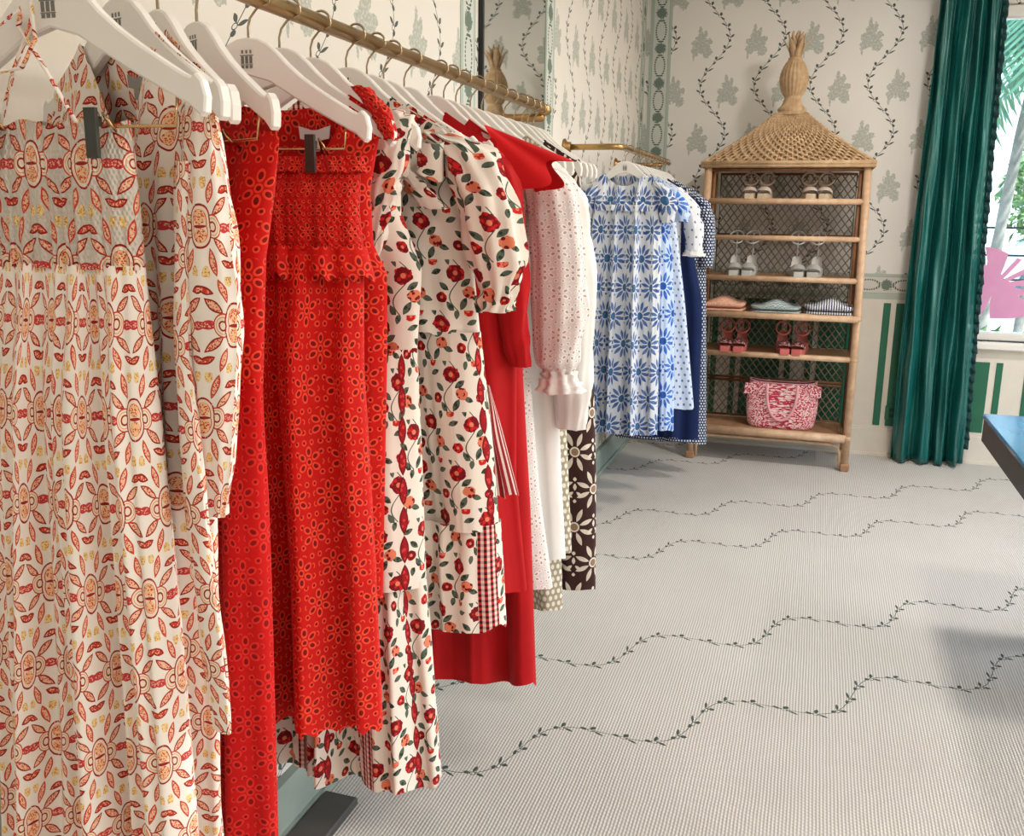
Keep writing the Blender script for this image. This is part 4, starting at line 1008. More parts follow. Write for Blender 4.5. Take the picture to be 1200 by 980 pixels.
# ------------------------------------------------------------------ wicker shelf with pagoda roof
ET = thing('wicker_etagere', 'tall rattan display shelf with woven pagoda roof and pineapple finial', 'shelf', (-0.20, 5.65, 0))
EX0, EX1, EY0, EY1 = -0.425, 0.425, -0.175, 0.175      # local extents of the frame
ZE = 1.70
for (px, py) in ((EX0, EY0), (EX1, EY0), (EX0, EY1), (EX1, EY1)):
    p = MB().tube([(px * 1.03, py, 0.0), (px * 1.02, py, 0.87), (px * 0.985, py, ZE)], 0.021, 12).build('post', M['bamboo'], ET, smooth=True)
    b = MB()
    for zz in (0.03, 0.19, 0.64, 0.87): b.lathe([(0.0215, -0.012), (0.0245, -0.008), (0.0245, 0.008), (0.0215, 0.012)], 12, (px * 1.025, py, zz))
    b.build('binding', M['wicker'], p, smooth=True)
def shelf(z, board=True, deep=0.0, r=0.016, kx=1.0):
    x0, x1, y0, y1 = EX0 * kx, EX1 * kx, EY0 - deep, EY1
    f = MB()
    f.tube([(x0, y0, z), (x1, y0, z)], r, 10); f.tube([(x0, y1, z), (x1, y1, z)], r * 0.8, 8)
    f.tube([(x0, y0, z), (x0, y1, z)], r * 0.8, 8); f.tube([(x1, y0, z), (x1, y1, z)], r * 0.8, 8)
    s_ = f.build('shelf_frame', M['bamboo'], ET, smooth=True)
    if board:
        b = MB().box(((x0 + x1) / 2, (y0 + y1) / 2, z + r * 0.30), (x1 - x0 - 0.01, y1 - y0 - 0.01, 0.010), 0.002); b.build('shelf_board', M['board'], s_)
        if deep:
            b = MB(); b.tube([(x0 + 0.03, y0 + 0.03, z + 0.014), (x1 - 0.03, y0 + 0.03, z + 0.014), (x1 - 0.03, y1 - 0.03, z + 0.014), (x0 + 0.03, y1 - 0.03, z + 0.014)], 0.006, 6, True); b.build('edge_cane', M['wicker'], s_, smooth=True)
    else:
        # open rack: a thin cane half way and one at the back
        b = MB(); b.tube([(x0, y0 + 0.05, z - 0.002), (x0, y1, z - 0.002)], 0.006, 6); b.build('side_cane', M['wicker_dark'], s_, smooth=True)
SHZ = [1.500, 1.300, 1.075, 0.870, 0.640, 0.190]
shelf(SHZ[0], r=0.017, kx=0.97); shelf(SHZ[1], False, kx=0.975, r=0.015); shelf(SHZ[2], kx=0.985); shelf(SHZ[3], True, 0.045, 0.018, 1.03); shelf(SHZ[4], True, 0.0, 0.016, 0.985); shelf(SHZ[5], True, 0.02, 0.024, 1.0)
# dark inner frames and diagonal lattice back and sides
def lattice(z0, z1, x0, x1, y, pitch=0.042, plane='xz', name='back_lattice'):
    b = MB(); H = z1 - z0; W_ = x1 - x0; slope = 1.35
    def seg(xa, za, xb, zb, off):
        if plane == 'xz': b.tube([(xa, y + off, za), (xb, y + off, zb)], 0.0032, 4)
        else: b.tube([(y + off, xa, za), (y + off, xb, zb)], 0.0032, 4)
    n_ = int((W_ + H / slope) / pitch) + 2
    for i in range(-1, n_):
        for sg in (1, -1):
            a = x0 - H / slope + i * pitch
            # line x = a + (z-z0)/slope, clipped to the panel
            za = max(z0, z0 + (x0 - a) * slope); zb = min(z1, z0 + (x1 - a) * slope)
            if zb - za < 0.01: continue
            xa, xb = a + (za - z0) / slope, a + (zb - z0) / slope
            if sg < 0: xa, xb = x0 + x1 - xa, x0 + x1 - xb
            seg(xa, za, xb, zb, 0.003 * sg)
    fr = MB()
    L = [(x0, z0), (x1, z0), (x1, z1), (x0, z1)]
    fr.tube([((x, y, z) if plane == 'xz' else (y, x, z)) for x, z in L], 0.009, 6, True)
    q = fr.build(name, M['wicker_dark'], ET, smooth=True)
    tag(b.build('lattice_strips', M['lattice'], q, smooth=True), kind='stuff')
lattice(0.21, 0.43, EX0 + 0.03, EX1 - 0.03, EY1 - 0.01); lattice(0.45, 0.86, EX0 + 0.03, EX1 - 0.03, EY1 - 0.01)
lattice(0.89, 1.29, EX0 + 0.04, EX1 - 0.04, EY1 - 0.01); lattice(1.31, 1.66, EX0 + 0.045, EX1 - 0.045, EY1 - 0.01)
for xx in (EX0 + 0.004, EX1 - 0.004):
    lattice(0.21, 0.85, EY0 + 0.02, EY1 - 0.02, xx, 0.05, 'yz', 'side_lattice'); lattice(0.89, 1.66, EY0 + 0.02, EY1 - 0.02, xx * 0.985, 0.05, 'yz', 'side_lattice')
for xx in (EX0 + 0.035, EX1 - 0.035): MB().tube([(xx, EY0 + 0.012, 0.89), (xx * 0.99, EY0 + 0.012, 1.67)], 0.010, 8).build('inner_stile', M['wicker_dark'], ET, smooth=True)
MB().tube([(EX0, EY0 + 0.004, 1.672), (EX1, EY0 + 0.004, 1.672)], 0.012, 8).build('inner_rail', M['wicker_dark'], ET, smooth=True)
# curved brace under the bottom shelf
pts = [(EX0 + 0.02, EY0, 0.02), (EX0 + 0.02, EY0, 0.10), (EX0 + 0.035, EY0, 0.135), (EX0 + 0.08, EY0, 0.15)]
pts = pts + [(-p[0], p[1], p[2]) for p in pts[::-1]]
MB().tube(pts, 0.010, 8).build('brace', M['bamboo'], ET, smooth=True)
for s_ in (-1, 1): MB().box((s_ * (EX1 * 1.03), EY0, 0.022), (0.05, 0.05, 0.044), 0.006).build('foot', M['board'], ET)
# roof: four woven faces, spokes with cane woven over and under
RB_, RTp, ZR0, ZR1 = (0.455, 0.205), (0.075, 0.060), 1.705, 1.975
def roof_pt(face, u, t, out=0.0):
    # concave pagoda curve: t 0 eave .. 1 top
    k_ = 1 - t; c = k_ * (0.80 + 0.20 * k_)
    hx_ = RTp[0] + (RB_[0] - RTp[0]) * c; hy_ = RTp[1] + (RB_[1] - RTp[1]) * c
    z = ZR0 + (ZR1 - ZR0) * t
    if face == 0: return (u * hx_, -hy_ - out, z + out * 0.6)
    if face == 1: return (hx_ + out, u * hy_, z + out * 0.6)
    if face == 2: return (-u * hx_, hy_ + out, z + out * 0.6)
    return (-hx_ - out, -u * hy_, z + out * 0.6)
for face in range(4):
    b = MB(); nsp = 30 if face % 2 == 0 else 14; rows = 19
    ux = np.linspace(-1, 1, nsp * 4 + 1)
    for r_ in range(rows):
        t_ = (r_ + 0.5) / rows
        pts = [roof_pt(face, u, t_, 0.0065 * math.sin(PI * nsp * 0.5 * (u + 1) + PI * (r_ % 2)) ) for u in ux]
        b.tube(pts, 0.0078, 5, caps=False, flat=0.8)
    for i in range(12):
        a0, a1 = i / 12, (i + 1) / 12
        b.add([roof_pt(face, -1, a0, -0.004), roof_pt(face, 1, a0, -0.004), roof_pt(face, 1, a1, -0.004), roof_pt(face, -1, a1, -0.004)], [(0, 1, 2, 3)])
    q = b.build('woven_roof_face', M['wicker'], ET, smooth=True)
    b = MB()
    for i in range(nsp + 1):
        u = -1 + 2 * i / nsp
        b.tube([roof_pt(face, u, t_, 0.004) for t_ in np.linspace(0, 1, 8)], 0.0050, 5, caps=False)
    b.build('spoke', M['wicker'], q, smooth=True)
for sx, sy in ((1, 1), (1, -1), (-1, 1), (-1, -1)):
    pts = []
    for t_ in np.linspace(0, 1, 10):
        p = roof_pt(0, sx, t_); pts.append((p[0], p[1] * -sy if sy > 0 else p[1], p[2]))
    MB().tube(pts, 0.010, 6).build('hip_cane', M['wicker'], ET, smooth=True)
b = MB()
for dz, r_ in ((0.0, 0.013), (-0.016, 0.010)):
    b.tube([(-RB_[0], -RB_[1], ZR0 + dz), (RB_[0], -RB_[1], ZR0 + dz), (RB_[0], RB_[1], ZR0 + dz), (-RB_[0], RB_[1], ZR0 + dz)], r_, 8, True)
b.build('eave_rim', M['wicker'], ET, smooth=True)
# finial: pedestal, bulb with ribs, leaves
def ribbed(prof, nr, n=72, amp=0.05):
    V = []; Fc = []
    for i, (r, z) in enumerate(prof):
        for k_ in range(n):
            q = 2 * PI * k_ / n; rr = r * (1 + amp * abs(math.sin(q * nr / 2)) - amp / 2 + 0.02 * math.sin(i * PI)); V.append((rr * math.cos(q), rr * math.sin(q), z))
    for i in range(len(prof) - 1):
        for k_ in range(n): l = (k_ + 1) % n; Fc.append((i * n + k_, i * n + l, i * n + n + l, i * n + n + k_))
    return MB().add(V, Fc)
ped = ribbed([(0.0001, 1.965), (0.082, 1.966), (0.086, 1.974), (0.080, 1.984), (0.072, 1.990), (0.078, 1.998), (0.074, 2.008), (0.058, 2.022), (0.048, 2.045), (0.044, 2.062), (0.046, 2.072)], 20).build('finial_pedestal', M['wicker'], ET, smooth=True)
prof = [(0.046 + 0.036 * math.sin(PI * q) ** 0.8 - 0.012 * q, 2.07 + 0.195 * q) for q in np.linspace(0, 1, 22)]
prof = [(r + (0.0012 if i % 2 else -0.0012), z) for i, (r, z) in enumerate(prof)]
ribbed(prof, 22, 88, 0.08).build('finial_bulb', M['wicker'], ET, smooth=True)
MB().lathe([(0.032, 2.258), (0.038, 2.262), (0.038, 2.272), (0.028, 2.276)], 24).build('finial_collar', M['wicker'], ET, smooth=True)
for ring_, (n_, L, lean) in enumerate(((6, 0.120, 0.42), (5, 0.150, 0.20), (3, 0.165, 0.06))):
    for i in range(n_):
        a = 2 * PI * i / n_ + ring_ * 0.4; ca, sa = math.cos(a), math.sin(a); V = []; Fc = []
        for j, q in enumerate(np.linspace(0, 1, 8)):
            r = 0.010 + 0.012 * (2 - ring_) * 0.5 + L * lean * q ** 1.4; z = 2.266 + L * q * (1 - 0.10 * q); w = 0.022 * (math.sin(PI * (0.22 + 0.78 * q)) ** 0.8) + 0.0006
            for s_, dd in ((-1, 0.0), (0, 0.006), (1, 0.0), (0, -0.003)):
                V.append((ca * (r + dd) - sa * s_ * w, sa * (r + dd) + ca * s_ * w, z))
            if j:
                o_ = j * 4
                for k_ in range(4): l = (k_ + 1) % 4; Fc.append((o_ - 4 + k_, o_ - 4 + l, o_ + l, o_ + k_))
        MB().add(V, Fc).build('finial_leaf', M['wicker'], ET, smooth=True)

# ------------------------------------------------------------------ shoes on the shelf
def sandal_meshes(key, sole_c, vamp_c, lining_c, strap_c):
    """toe points to -y, length 0.235"""
    out = {}
    L = 0.235; foot = []
    for q in np.linspace(0, 1, 14):
        foot.append((q * L - L / 2, 0.037 * (math.sin(PI * min(1, 0.10 + q * 0.42 * 2 if q < 0.5 else 0.52)) ** 0.5) if q < 0.25 else 0.038 - 0.010 * (q - 0.25)))
    right = [(w, y) for y, w in foot]; left = [(-w, y) for y, w in foot[::-1]]
    outl_ = right + [(0.020, L / 2 + 0.008), (-0.020, L / 2 + 0.008)] + left + [(-0.022, -L / 2 - 0.010), (0.022, -L / 2 - 0.010)]
    b = MB(); n_ = len(outl_); V = []
    for z, k_ in ((0.0, 0.93), (0.006, 1.0), (0.026, 1.0), (0.030, 0.94)):
        for (x, y) in outl_:
            V.append((x * k_, y * (0.97 + 0.03 * k_), z + max(0, y) * 0.12 * (z > 0.02)))
    Fc = []
    for l in range(3):
        for i in range(n_): j = (i + 1) % n_; Fc.append((l * n_ + i, l * n_ + j, l * n_ + n_ + j, l * n_ + n_ + i))
    Fc += [tuple(range(n_ - 1, -1, -1)), tuple(range(3 * n_, 4 * n_))]
    b.add(V, Fc); out['sole'] = b.mesh('sole', sole_c)
    # vamp: arched band over the toes
    a = np.linspace(0, PI, 14); ys = np.linspace(-0.098, -0.038, 7); P = np.zeros((7, 14, 3)); UV = np.zeros((7, 14, 2))
    for i, y in enumerate(ys):
        hh_ = 0.020 + 0.020 * i / 6
        P[i, :, 0] = 0.038 * np.cos(a); P[i, :, 1] = y - 0.006 * np.sin(a); P[i, :, 2] = 0.028 + hh_ * np.sin(a) ** 0.8; UV[i, :, 0] = a * 0.03; UV[i, :, 1] = y
    out['vamp'] = grid_mesh('vamp', P, UV, vamp_c)
    # heel counter
    a = np.linspace(0.12 * PI, 0.88 * PI, 14); zs = np.linspace(0.030, 0.085, 6); P = np.zeros((6, 14, 3)); UV = np.zeros((6, 14, 2))
    for i, z in enumerate(zs):
        P[i, :, 0] = (0.031 - 0.006 * i / 5) * np.cos(a); P[i, :, 1] = 0.080 + 0.044 * np.sin(a) - 0.004 * i / 5; P[i, :, 2] = z + 0.016 * np.sin(a); UV[i, :, 0] = a * 0.03; UV[i, :, 1] = z
    out['heel_counter'] = grid_mesh('heel_counter', P, UV, lining_c)
    b = MB(); b.tube([(0.036 * math.cos(q), 0.044 * math.sin(q), 0.010 * math.sin(q)) for q in np.linspace(0, 2 * PI, 24, endpoint=False)], 0.0045, 6, True)
    out['ankle_strap'] = b.mesh('ankle_strap', strap_c, True)
    b = MB(); b.box((0.036, 0, 0), (0.006, 0.012, 0.014), 0.002); out['buckle'] = b.mesh('buckle', M['wire'])
    return out
cork = plain('espadrille_rope', srgb(206, 184, 156), 0.8, var=0.15, scale=120, bump=0.001)
nude = plain('nude_leather', srgb(236, 218, 204), 0.45); nude_in = plain('nude_lining', srgb(214, 190, 170), 0.6)
silver = plain('silver_leather', srgb(200, 200, 196), 0.4, 0.15); grey_sole = plain('grey_sole', srgb(188, 186, 176), 0.7); silver_in = plain('white_lining', srgb(216, 212, 204), 0.6)
pinkm = plain('pink_suede', srgb(216, 122, 112), 0.75); pink_sole = plain('pink_sole', srgb(206, 104, 96), 0.7); pink_in = plain('rose_lining', srgb(196, 120, 110), 0.7)
pv = Mat('beaded_pink_vamp', 0.5); u, v = pv.uv(); pv.color(pv.mix(pv.voro(pv.vec(u, v), 150).lt(0.38), srgb(120, 54, 58), srgb(240, 214, 206))); 
SH = {'nude': sandal_meshes('nude', cork, nude, nude_in, nude), 'grey': sandal_meshes('grey', grey_sole, silver, silver_in, silver), 'pink': sandal_meshes('pink', pink_sole, pv.m, pink_in, pinkm)}
def shoe(kind, x, y, z, label, group, rz=0.0, tall=0.0, slant=0.0):
    t = thing('sandal', label, 'shoe', (x, y, z), group, rz); t.scale = (1.12, 1.05, 1.08)
    for k_, me in SH[kind].items():
        if k_ == 'buckle': continue
        o = link(k_, me, t)
        if k_ == 'ankle_strap':
            o.location = (0, 0.088, 0.098 + tall); o.rotation_euler = (math.radians(34), 0, 0)
            if tall:
                MB().tube([(0.0, 0.120, 0.09), (0.0, 0.124, 0.122 + tall)], 0.004, 6).build('heel_strap', {'grey': silver, 'pink': pinkm, 'nude': nude}[kind], t, smooth=True)
            link('buckle', SH[kind]['buckle'], o)
SY = 5.60
ez = lambda i: SHZ[i] + 0.010
for i, (xx, rz) in enumerate(((-0.395, 0.05), (-0.312, -0.06))): shoe('nude', xx, SY, ez(0), 'nude sandal on the top shelf, pair closer to the blue dresses', 'nude sandals on the top shelf', rz, 0.01)
for i, (xx, rz) in enumerate(((-0.070, 0.06), (0.012, -0.05))): shoe('nude', xx, SY, ez(0), 'nude sandal on the top shelf, pair closer to the curtain', 'nude sandals on the top shelf', rz, 0.01)
for i, (xx, rz) in enumerate(((-0.455, 0.04), (-0.372, -0.05))): shoe('grey', xx, SY, ez(2), 'silver grey strappy sandal, pair closer to the blue dresses', 'silver sandals on the third shelf', rz, 0.10)
for i, (xx, rz) in enumerate(((-0.105, 0.08), (-0.012, -0.10))): shoe('grey', xx, SY, ez(2), 'silver grey strappy sandal, pair closer to the curtain', 'silver sandals on the third shelf', rz, 0.10)
for i, (xx, rz) in enumerate(((-0.475, 0.03), (-0.395, -0.03))): shoe('pink', xx, SY - 0.01, ez(4), 'pink beaded sandal above the tote bag, pair closer to the blue dresses', 'pink sandals above the tote bag', rz, 0.02)
for i, (xx, rz) in enumerate(((-0.150, 0.10), (-0.060, -0.12))): shoe('pink', xx, SY - 0.01, ez(4), 'pink beaded sandal above the tote bag, pair closer to the curtain', 'pink sandals above the tote bag', rz, 0.02)

# ------------------------------------------------------------------ folded clothes
fold_a = coral_print('peach_print_cotton', 0.35, srgb(236, 190, 160))
fold_b = daisy_print('grey_leaf_print', srgb(196, 206, 204), srgb(96, 120, 124), srgb(130, 150, 150), srgb(96, 120, 124), 0.05, 4)
fold_c = stripes('navy_pinstripe', srgb(230, 230, 232), srgb(46, 56, 90), 0.0135, 0.52)
def folded(x, y, z, w, d, mat, label, layers, seed, hump):
    t = thing('folded_garment', label, 'clothing', (x, y, z), 'folded clothes on the wide shelf')
    r = np.random.default_rng(seed); zz = 0
    for l, th in enumerate(layers):
        n_, m2 = 44, 20; a = np.linspace(0, 2 * PI, n_); q = np.linspace(-1, 1, m2); P = np.zeros((n_, m2, 3)); UV = np.zeros((n_, m2, 2))
        last = l == len(layers) - 1
        for i in range(n_):
            ca, sa = math.cos(a[i]), math.sin(a[i]); px = np.sign(ca) * abs(ca) ** 0.5; pz_ = np.sign(sa) * abs(sa) ** 0.7
            end = np.clip((1 - np.abs(q) ** 8), 0, 1) ** 0.5
            X = q * w / 2 * (0.98 if last else 1.0) + r.normal(0, 0.0006, m2)
            top = hump * (np.cos((q - 0.25) * 4.2 + l) * 0.5 + 0.1) if last and sa > 0 else 0
            P[i, :, 0] = X; P[i, :, 1] = px * d / 2 * (0.4 + 0.6 * end); P[i, :, 2] = zz + th / 2 + (pz_ * th / 2) * (0.35 + 0.65 * end) + top * max(0, sa)
            UV[i, :, 0] = q * w / 2; UV[i, :, 1] = a[i] / (2 * PI) * (2 * d + 2 * th)
        link('fold', grid_mesh('fold', P, UV, mat), t); zz += th * 0.96
zs_ = SHZ[3] + 0.013
folded(-0.505, 5.585, zs_, 0.268, 0.27, fold_a, 'peach print garment folded on the wide shelf beside the blue dresses', (0.018, 0.044), 3, 0.030)
folded(-0.205, 5.585, zs_, 0.285, 0.27, fold_b, 'grey leaf print garment folded between the peach and striped ones', (0.014, 0.038), 5, 0.034)
folded(0.085, 5.585, zs_, 0.272, 0.27, fold_c, 'navy pinstriped garment folded on the shelf next to the curtain side', (0.020, 0.048), 8, 0.034)

# ------------------------------------------------------------------ tote bag
bm_ = Mat('pink_floral_canvas', 0.75); u, v = bm_.uv(); P_ = bm_.vec(u, v)
c = bm_.mix(bm_.voro(P_, 85).gt(0.46), srgb(234, 190, 190), srgb(192, 44, 72)); c = bm_.mix(bm_.noise(P_, 120, 2).gt(0.56), c, srgb(246, 226, 222)); c = bm_.mix(bm_.voro(bm_.vec(u + 0.3, v), 60).lt(0.20), c, srgb(150, 24, 56)); bm_.color(c)
pink_web = plain('pink_webbing', srgb(236, 170, 176), 0.7); bag_in = plain('bag_lining', srgb(120, 30, 50), 0.8)
t = thing('tote_bag', 'pink and red floral tote bag standing on the lowest shelf', 'bag', (-0.135, 5.60, SHZ[5] + 0.013))
BW, BH, BD = 0.395, 0.275, 0.13
def bag_ring(z, k_=1.0):
    q = z / BH; w = BW / 2 * (0.94 + 0.10 * math.sin(PI * min(1, q * 0.9)) - 0.02 * q) * k_; d = BD / 2 * (1.0 - 0.45 * q) * k_; P = []
    for i in range(48):
        a = 2 * PI * i / 48; ca, sa = math.cos(a), math.sin(a)
        P.append((w * np.sign(ca) * abs(ca) ** 0.45, d * np.sign(sa) * abs(sa) ** 0.6, z + 0.008 * (1 if q > 0.9 else 0) * math.cos(2 * a)))
    return P
rows_ = [(0.0, 0.90), (0.006, 0.97), (0.02, 1.0)] + [(z, 1.0) for z in np.linspace(0.05, BH, 9)]
V = []; UV = []
for z, k_ in rows_:
    for i, p in enumerate(bag_ring(z, k_)): V.append(p); UV.append((i / 48 * 1.05, z))
Fc = []
for l in range(len(rows_) - 1):
    for i in range(48): j = (i + 1) % 48; Fc.append((l * 48 + i, l * 48 + j, l * 48 + 48 + j, l * 48 + 48 + i))
Fc.append(tuple(range(47, -1, -1)))
MB().add(V, Fc, UV).build('bag_body', bm_.m, t, smooth=True)
V = []; 
for z in (BH - 0.002, 0.10):
    V += bag_ring(z, 0.96)
Fc = [(i, 48 + i, 48 + (i + 1) % 48, (i + 1) % 48) for i in range(48)] + [tuple(range(48, 96))]
MB().add(V, Fc).build('bag_lining', bag_in, t, smooth=True)
for sx in (-1, 1):
    w = BW / 2
    b = MB(); b.poly([(sx * w * 0.62, BH * 0.99), (sx * w * 1.08, BH * 0.93), (sx * w * 1.10, BH * 0.70), (sx * w * 0.70, BH * 0.74)], 0.010); b.shift((0, -BD * 0.30, 0)); b.build('side_gusset', bm_.m, t)
for sy, dz in ((-1, 0.0), (1, 0.0)):
    pts = []
    for q in np.linspace(0, 1, 22):
        a = PI * q; pts.append((-0.085 * math.cos(a) * (1 + 0.0 * q), sy * (BD * 0.46 + 0.012), BH * 0.97 - math.sin(a) ** 0.7 * (0.215 if sy < 0 else 0.10)))
    MB().tube(pts, 0.0085, 6, flat=0.4).build('handle', pink_web, t, smooth=True)
b = MB()
for z in (BH * 0.985,): b.tube([(p[0] * 1.005, p[1] * 1.03, p[2] - 0.002) for p in bag_ring(BH)], 0.0035, 5, True)
b.build('piping', pink_web, t, smooth=True)

# ------------------------------------------------------------------ curtain
t = thing('curtain', 'floor-length teal silk curtain with dark ruffle edge beside the window', 'curtain', (0.69, 5.83, 0.0))
nz_, nx_ = 70, 240
q = np.linspace(0, 1, nx_); z = np.linspace(2.80, 0.012, nz_); Z = z[:, None] + 0 * q[None, :]
xl = np.interp(-z, [-2.8, -2.5, -1.6, -0.8, 0], [0.520, 0.520, 0.505, 0.495, 0.505]); xr = np.interp(-z, [-2.8, -2.5, -1.6, -0.8, 0], [0.835, 0.838, 0.862, 0.885, 0.905])
Q = q[None, :] + 0.010 * np.sin(5 * Z + 9 * q[None, :]) + 0.006 * np.sin(11 * Z + 21 * q[None, :])
ph = 2 * PI * (4.3 * Q + 0.10 * np.sin(2 * PI * 1.3 * Q + 0.5))
foldc = 0.040 * np.sign(np.sin(ph)) * np.abs(np.sin(ph)) ** 0.75 + 0.012 * np.sin(2.3 * ph + 1.5 * Z) + 0.006 * np.sin(14 * Z + ph)
X = xl[:, None] + (xr - xl)[:, None] * (q[None, :] + 0.012 * np.cos(ph))
P = np.stack([X - 0.69, 5.80 + foldc - 5.83, Z], 2)
UV = np.stack([q[None, :] * 0.9 + 0 * Z, Z], 2)
o = link('drape', grid_mesh('drape', P, UV, M['silk']), t)
md = o.modifiers.new('thickness', 'SOLIDIFY'); md.thickness = 0.003
pts = []
nr = 420; zz = np.linspace(2.80, 0.10, nr); V = []; Fc = []
for i, z_ in enumerate(zz):
    xe = float(np.interp(-z_, -z, X[:, -1])) - 0.69; ye = 5.80 + float(np.interp(-z_, -z, foldc[:, -1])) - 5.83
    w = math.sin(i * 0.72) ; k2 = math.sin(i * 0.31)
    V += [(xe - 0.004, ye, z_), (xe + 0.010, ye + 0.010 * w, z_ + 0.002), (xe + 0.022 + 0.004 * k2, ye + 0.014 * w + 0.006 * k2, z_ + 0.006 * w)]
    if i: a = i * 3; Fc += [(a - 3, a, a + 1, a - 2), (a - 2, a + 1, a + 2, a - 1)]
o = MB().add(V, Fc).build('ruffle_trim', M['ruffle'], t, smooth=True)
md = o.modifiers.new('thickness', 'SOLIDIFY'); md.thickness = 0.002
MB().tube([(-0.35, -0.03, 2.81), (2.7, -0.03, 2.81)], 0.014, 12).build('curtain_rod', M['brass'], t, smooth=True)

# ------------------------------------------------------------------ display table
t = thing('display_table', 'dark display table with glossy blue lacquered top near the window', 'table', (1.15, 3.10, 0))
MB().box((0, 0, 0.742), (1.11, 0.92, 0.016), 0.003).build('table_top', M['tabletop'], t)
MB().box((0, 0, 0.692), (1.10, 0.91, 0.084), 0.004).build('apron', M['tableside'], t)
for sx in (-1, 1):
    for sy in (-1, 1): MB().box((0.12 + sx * 0.34, sy * 0.30, 0.325), (0.07, 0.07, 0.65), 0.006).build('leg', M['tableside'], t)

# wall socket beside the curtain
t = thing('wall_socket', 'small green wall socket on the green panel beside the curtain', 'socket', (0.495, BY - 0.018, 0.27))
MB().box((0, -0.003, 0), (0.07, 0.007, 0.085), 0.002).build('plate', M['green'], t)
for dz in (-0.018, 0.018): MB().box((0, -0.0075, dz), (0.026, 0.003, 0.022), 0.001).build('outlet', plain('dark_green_plastic', srgb(20, 74, 56), 0.4), t)

# ------------------------------------------------------------------ outside the window
GZ = -0.50
pav = plain('pale_pavement', srgb(214, 208, 200), 0.9, var=0.06, scale=3)
asph = plain('asphalt', srgb(150, 150, 150), 0.9, var=0.08, scale=4)
o = MB().box((4, 29, GZ - 0.05), (70, 45.6, 0.10)).build('ground', pav); struct(o)
o = MB().box((4, 15.0, GZ + 0.004), (70, 7.0, 0.008)).build('street', asph); struct(o)
leafm = {}
def leaf_mat(key, a, b):
    m = Mat(key, 0.6); g = m.node('ShaderNodeObjectInfo'); p = m.node('ShaderNodeNewGeometry')
    m.color(m.mix(m.noise(p.outputs['Position'], 6, 2).soft(0.3, 0.7), a, b)); return m.m
L1 = leaf_mat('palm_green', srgb(74, 118, 92), srgb(120, 158, 120)); L2 = leaf_mat('shrub_green', srgb(70, 104, 64), srgb(136, 160, 96)); bark = plain('palm_bark', srgb(150, 140, 130), 0.9, var=0.2, scale=9)
def leaf_cloud(cx, cy, cz, rx, ry, rz_, n_, size, r):
    p = r.normal(size=(n_, 3)); p /= np.linalg.norm(p, axis=1)[:, None]; p *= (r.uniform(0.35, 1.0, n_) ** 0.5)[:, None]
    c_ = np.array((cx, cy, cz)) + p * np.array((rx, ry, rz_)); V = []; Fc = []
    for i in range(n_):
        d = r.normal(size=3); d /= np.linalg.norm(d); e = np.cross(d, r.normal(size=3)); e /= np.linalg.norm(e); s_ = size * r.uniform(0.6, 1.3)
        a = c_[i]; nrm = np.cross(d, e) * s_ * 0.12
        V += [a - d * s_, a + e * s_ * 0.42 + nrm, a + d * s_, a - e * s_ * 0.42 + nrm]; Fc.append((4 * i, 4 * i + 1, 4 * i + 2, 4 * i + 3))
    return V, Fc
def shrub(x, y, w, h, n_, label, name='garden_shrub', cat='shrub', mat=None, zb=GZ, trunk=0.0, size=0.07):
    r = np.random.default_rng(int(abs(x * 91 + y * 37) * 10)); t = thing(name, label, cat, (x, y, zb))
    V, Fc = leaf_cloud(0, 0, trunk + h / 2, w / 2, w / 2, h / 2, n_, size, r)
    tag(link('foliage', new_mesh('foliage', V, Fc, mat or L2, None, False), t), kind='stuff')
    b = MB()
    for k_ in range(5):
        a = k_ * 1.3; b.tube([(0.03 * math.cos(a), 0.03 * math.sin(a), 0), (w * 0.10 * math.cos(a), w * 0.10 * math.sin(a), trunk * 0.9 + h * 0.2), (w * 0.3 * math.cos(a), w * 0.3 * math.sin(a), trunk + h * 0.6)], [0.05, 0.035, 0.012], 6)
    b.build('stem', bark, t, smooth=True)
def palm(x, y, h, lean, label, seed):
    r = np.random.default_rng(seed); t = thing('palm_tree', label, 'tree', (x, y, GZ))
    pts = [(lean * (q ** 1.5), 0, h * q) for q in np.linspace(0, 1, 14)]
    MB().tube(pts, [0.055 - 0.015 * q + 0.005 * (i % 2) for i, q in enumerate(np.linspace(0, 1, 14))], 12).build('trunk', bark, t, smooth=True)
    tx, tz = lean, h
    for k_ in range(16):
        a = 2 * PI * k_ / 16 + r.uniform(-0.2, 0.2); up = r.uniform(0.0, 0.9); L = r.uniform(1.0, 1.35); b = MB(); path = []
        for q in np.linspace(0, 1, 12):
            rr = L * q; zz = tz + up * q * 0.9 - 1.7 * q * q * (1.1 - 0.4 * up); path.append(np.array((tx + rr * math.cos(a), rr * math.sin(a), zz)))
        b.tube(path, [0.02 - 0.015 * q for q in np.linspace(0, 1, 12)], 4)
        V = []; Fc = []
        for i in range(1, 11):
            for jj in range(2):
                p = path[i] + (path[i + 1] - path[i]) * 0.5 * jj; side = np.array((-math.sin(a), math.cos(a), 0))
                for s_ in (-1, 1):
                    ln = 0.46 * math.sin(PI * (0.15 + 0.8 * i / 11)); d = side * s_ * 0.75 + (path[i + 1] - path[i]) / np.linalg.norm(path[i + 1] - path[i]) * 0.5 + np.array((0, 0, -0.45))
                    f_ = (path[i + 1] - path[i]); f_ = f_ / np.linalg.norm(f_) * 0.028; o_ = len(V)
                    V += [p - f_, p + f_, p + d * ln * 0.6 + f_ * 0.8, p + d * ln, p + d * ln * 0.6 - f_ * 0.8]; Fc.append((o_, o_ + 1, o_ + 2, o_ + 3, o_ + 4))
        b.add(V, Fc); b.build('frond', L1, t)
palm(1.50, 9.8, 3.9, 0.30, 'leaning palm tree close outside the window', 1)
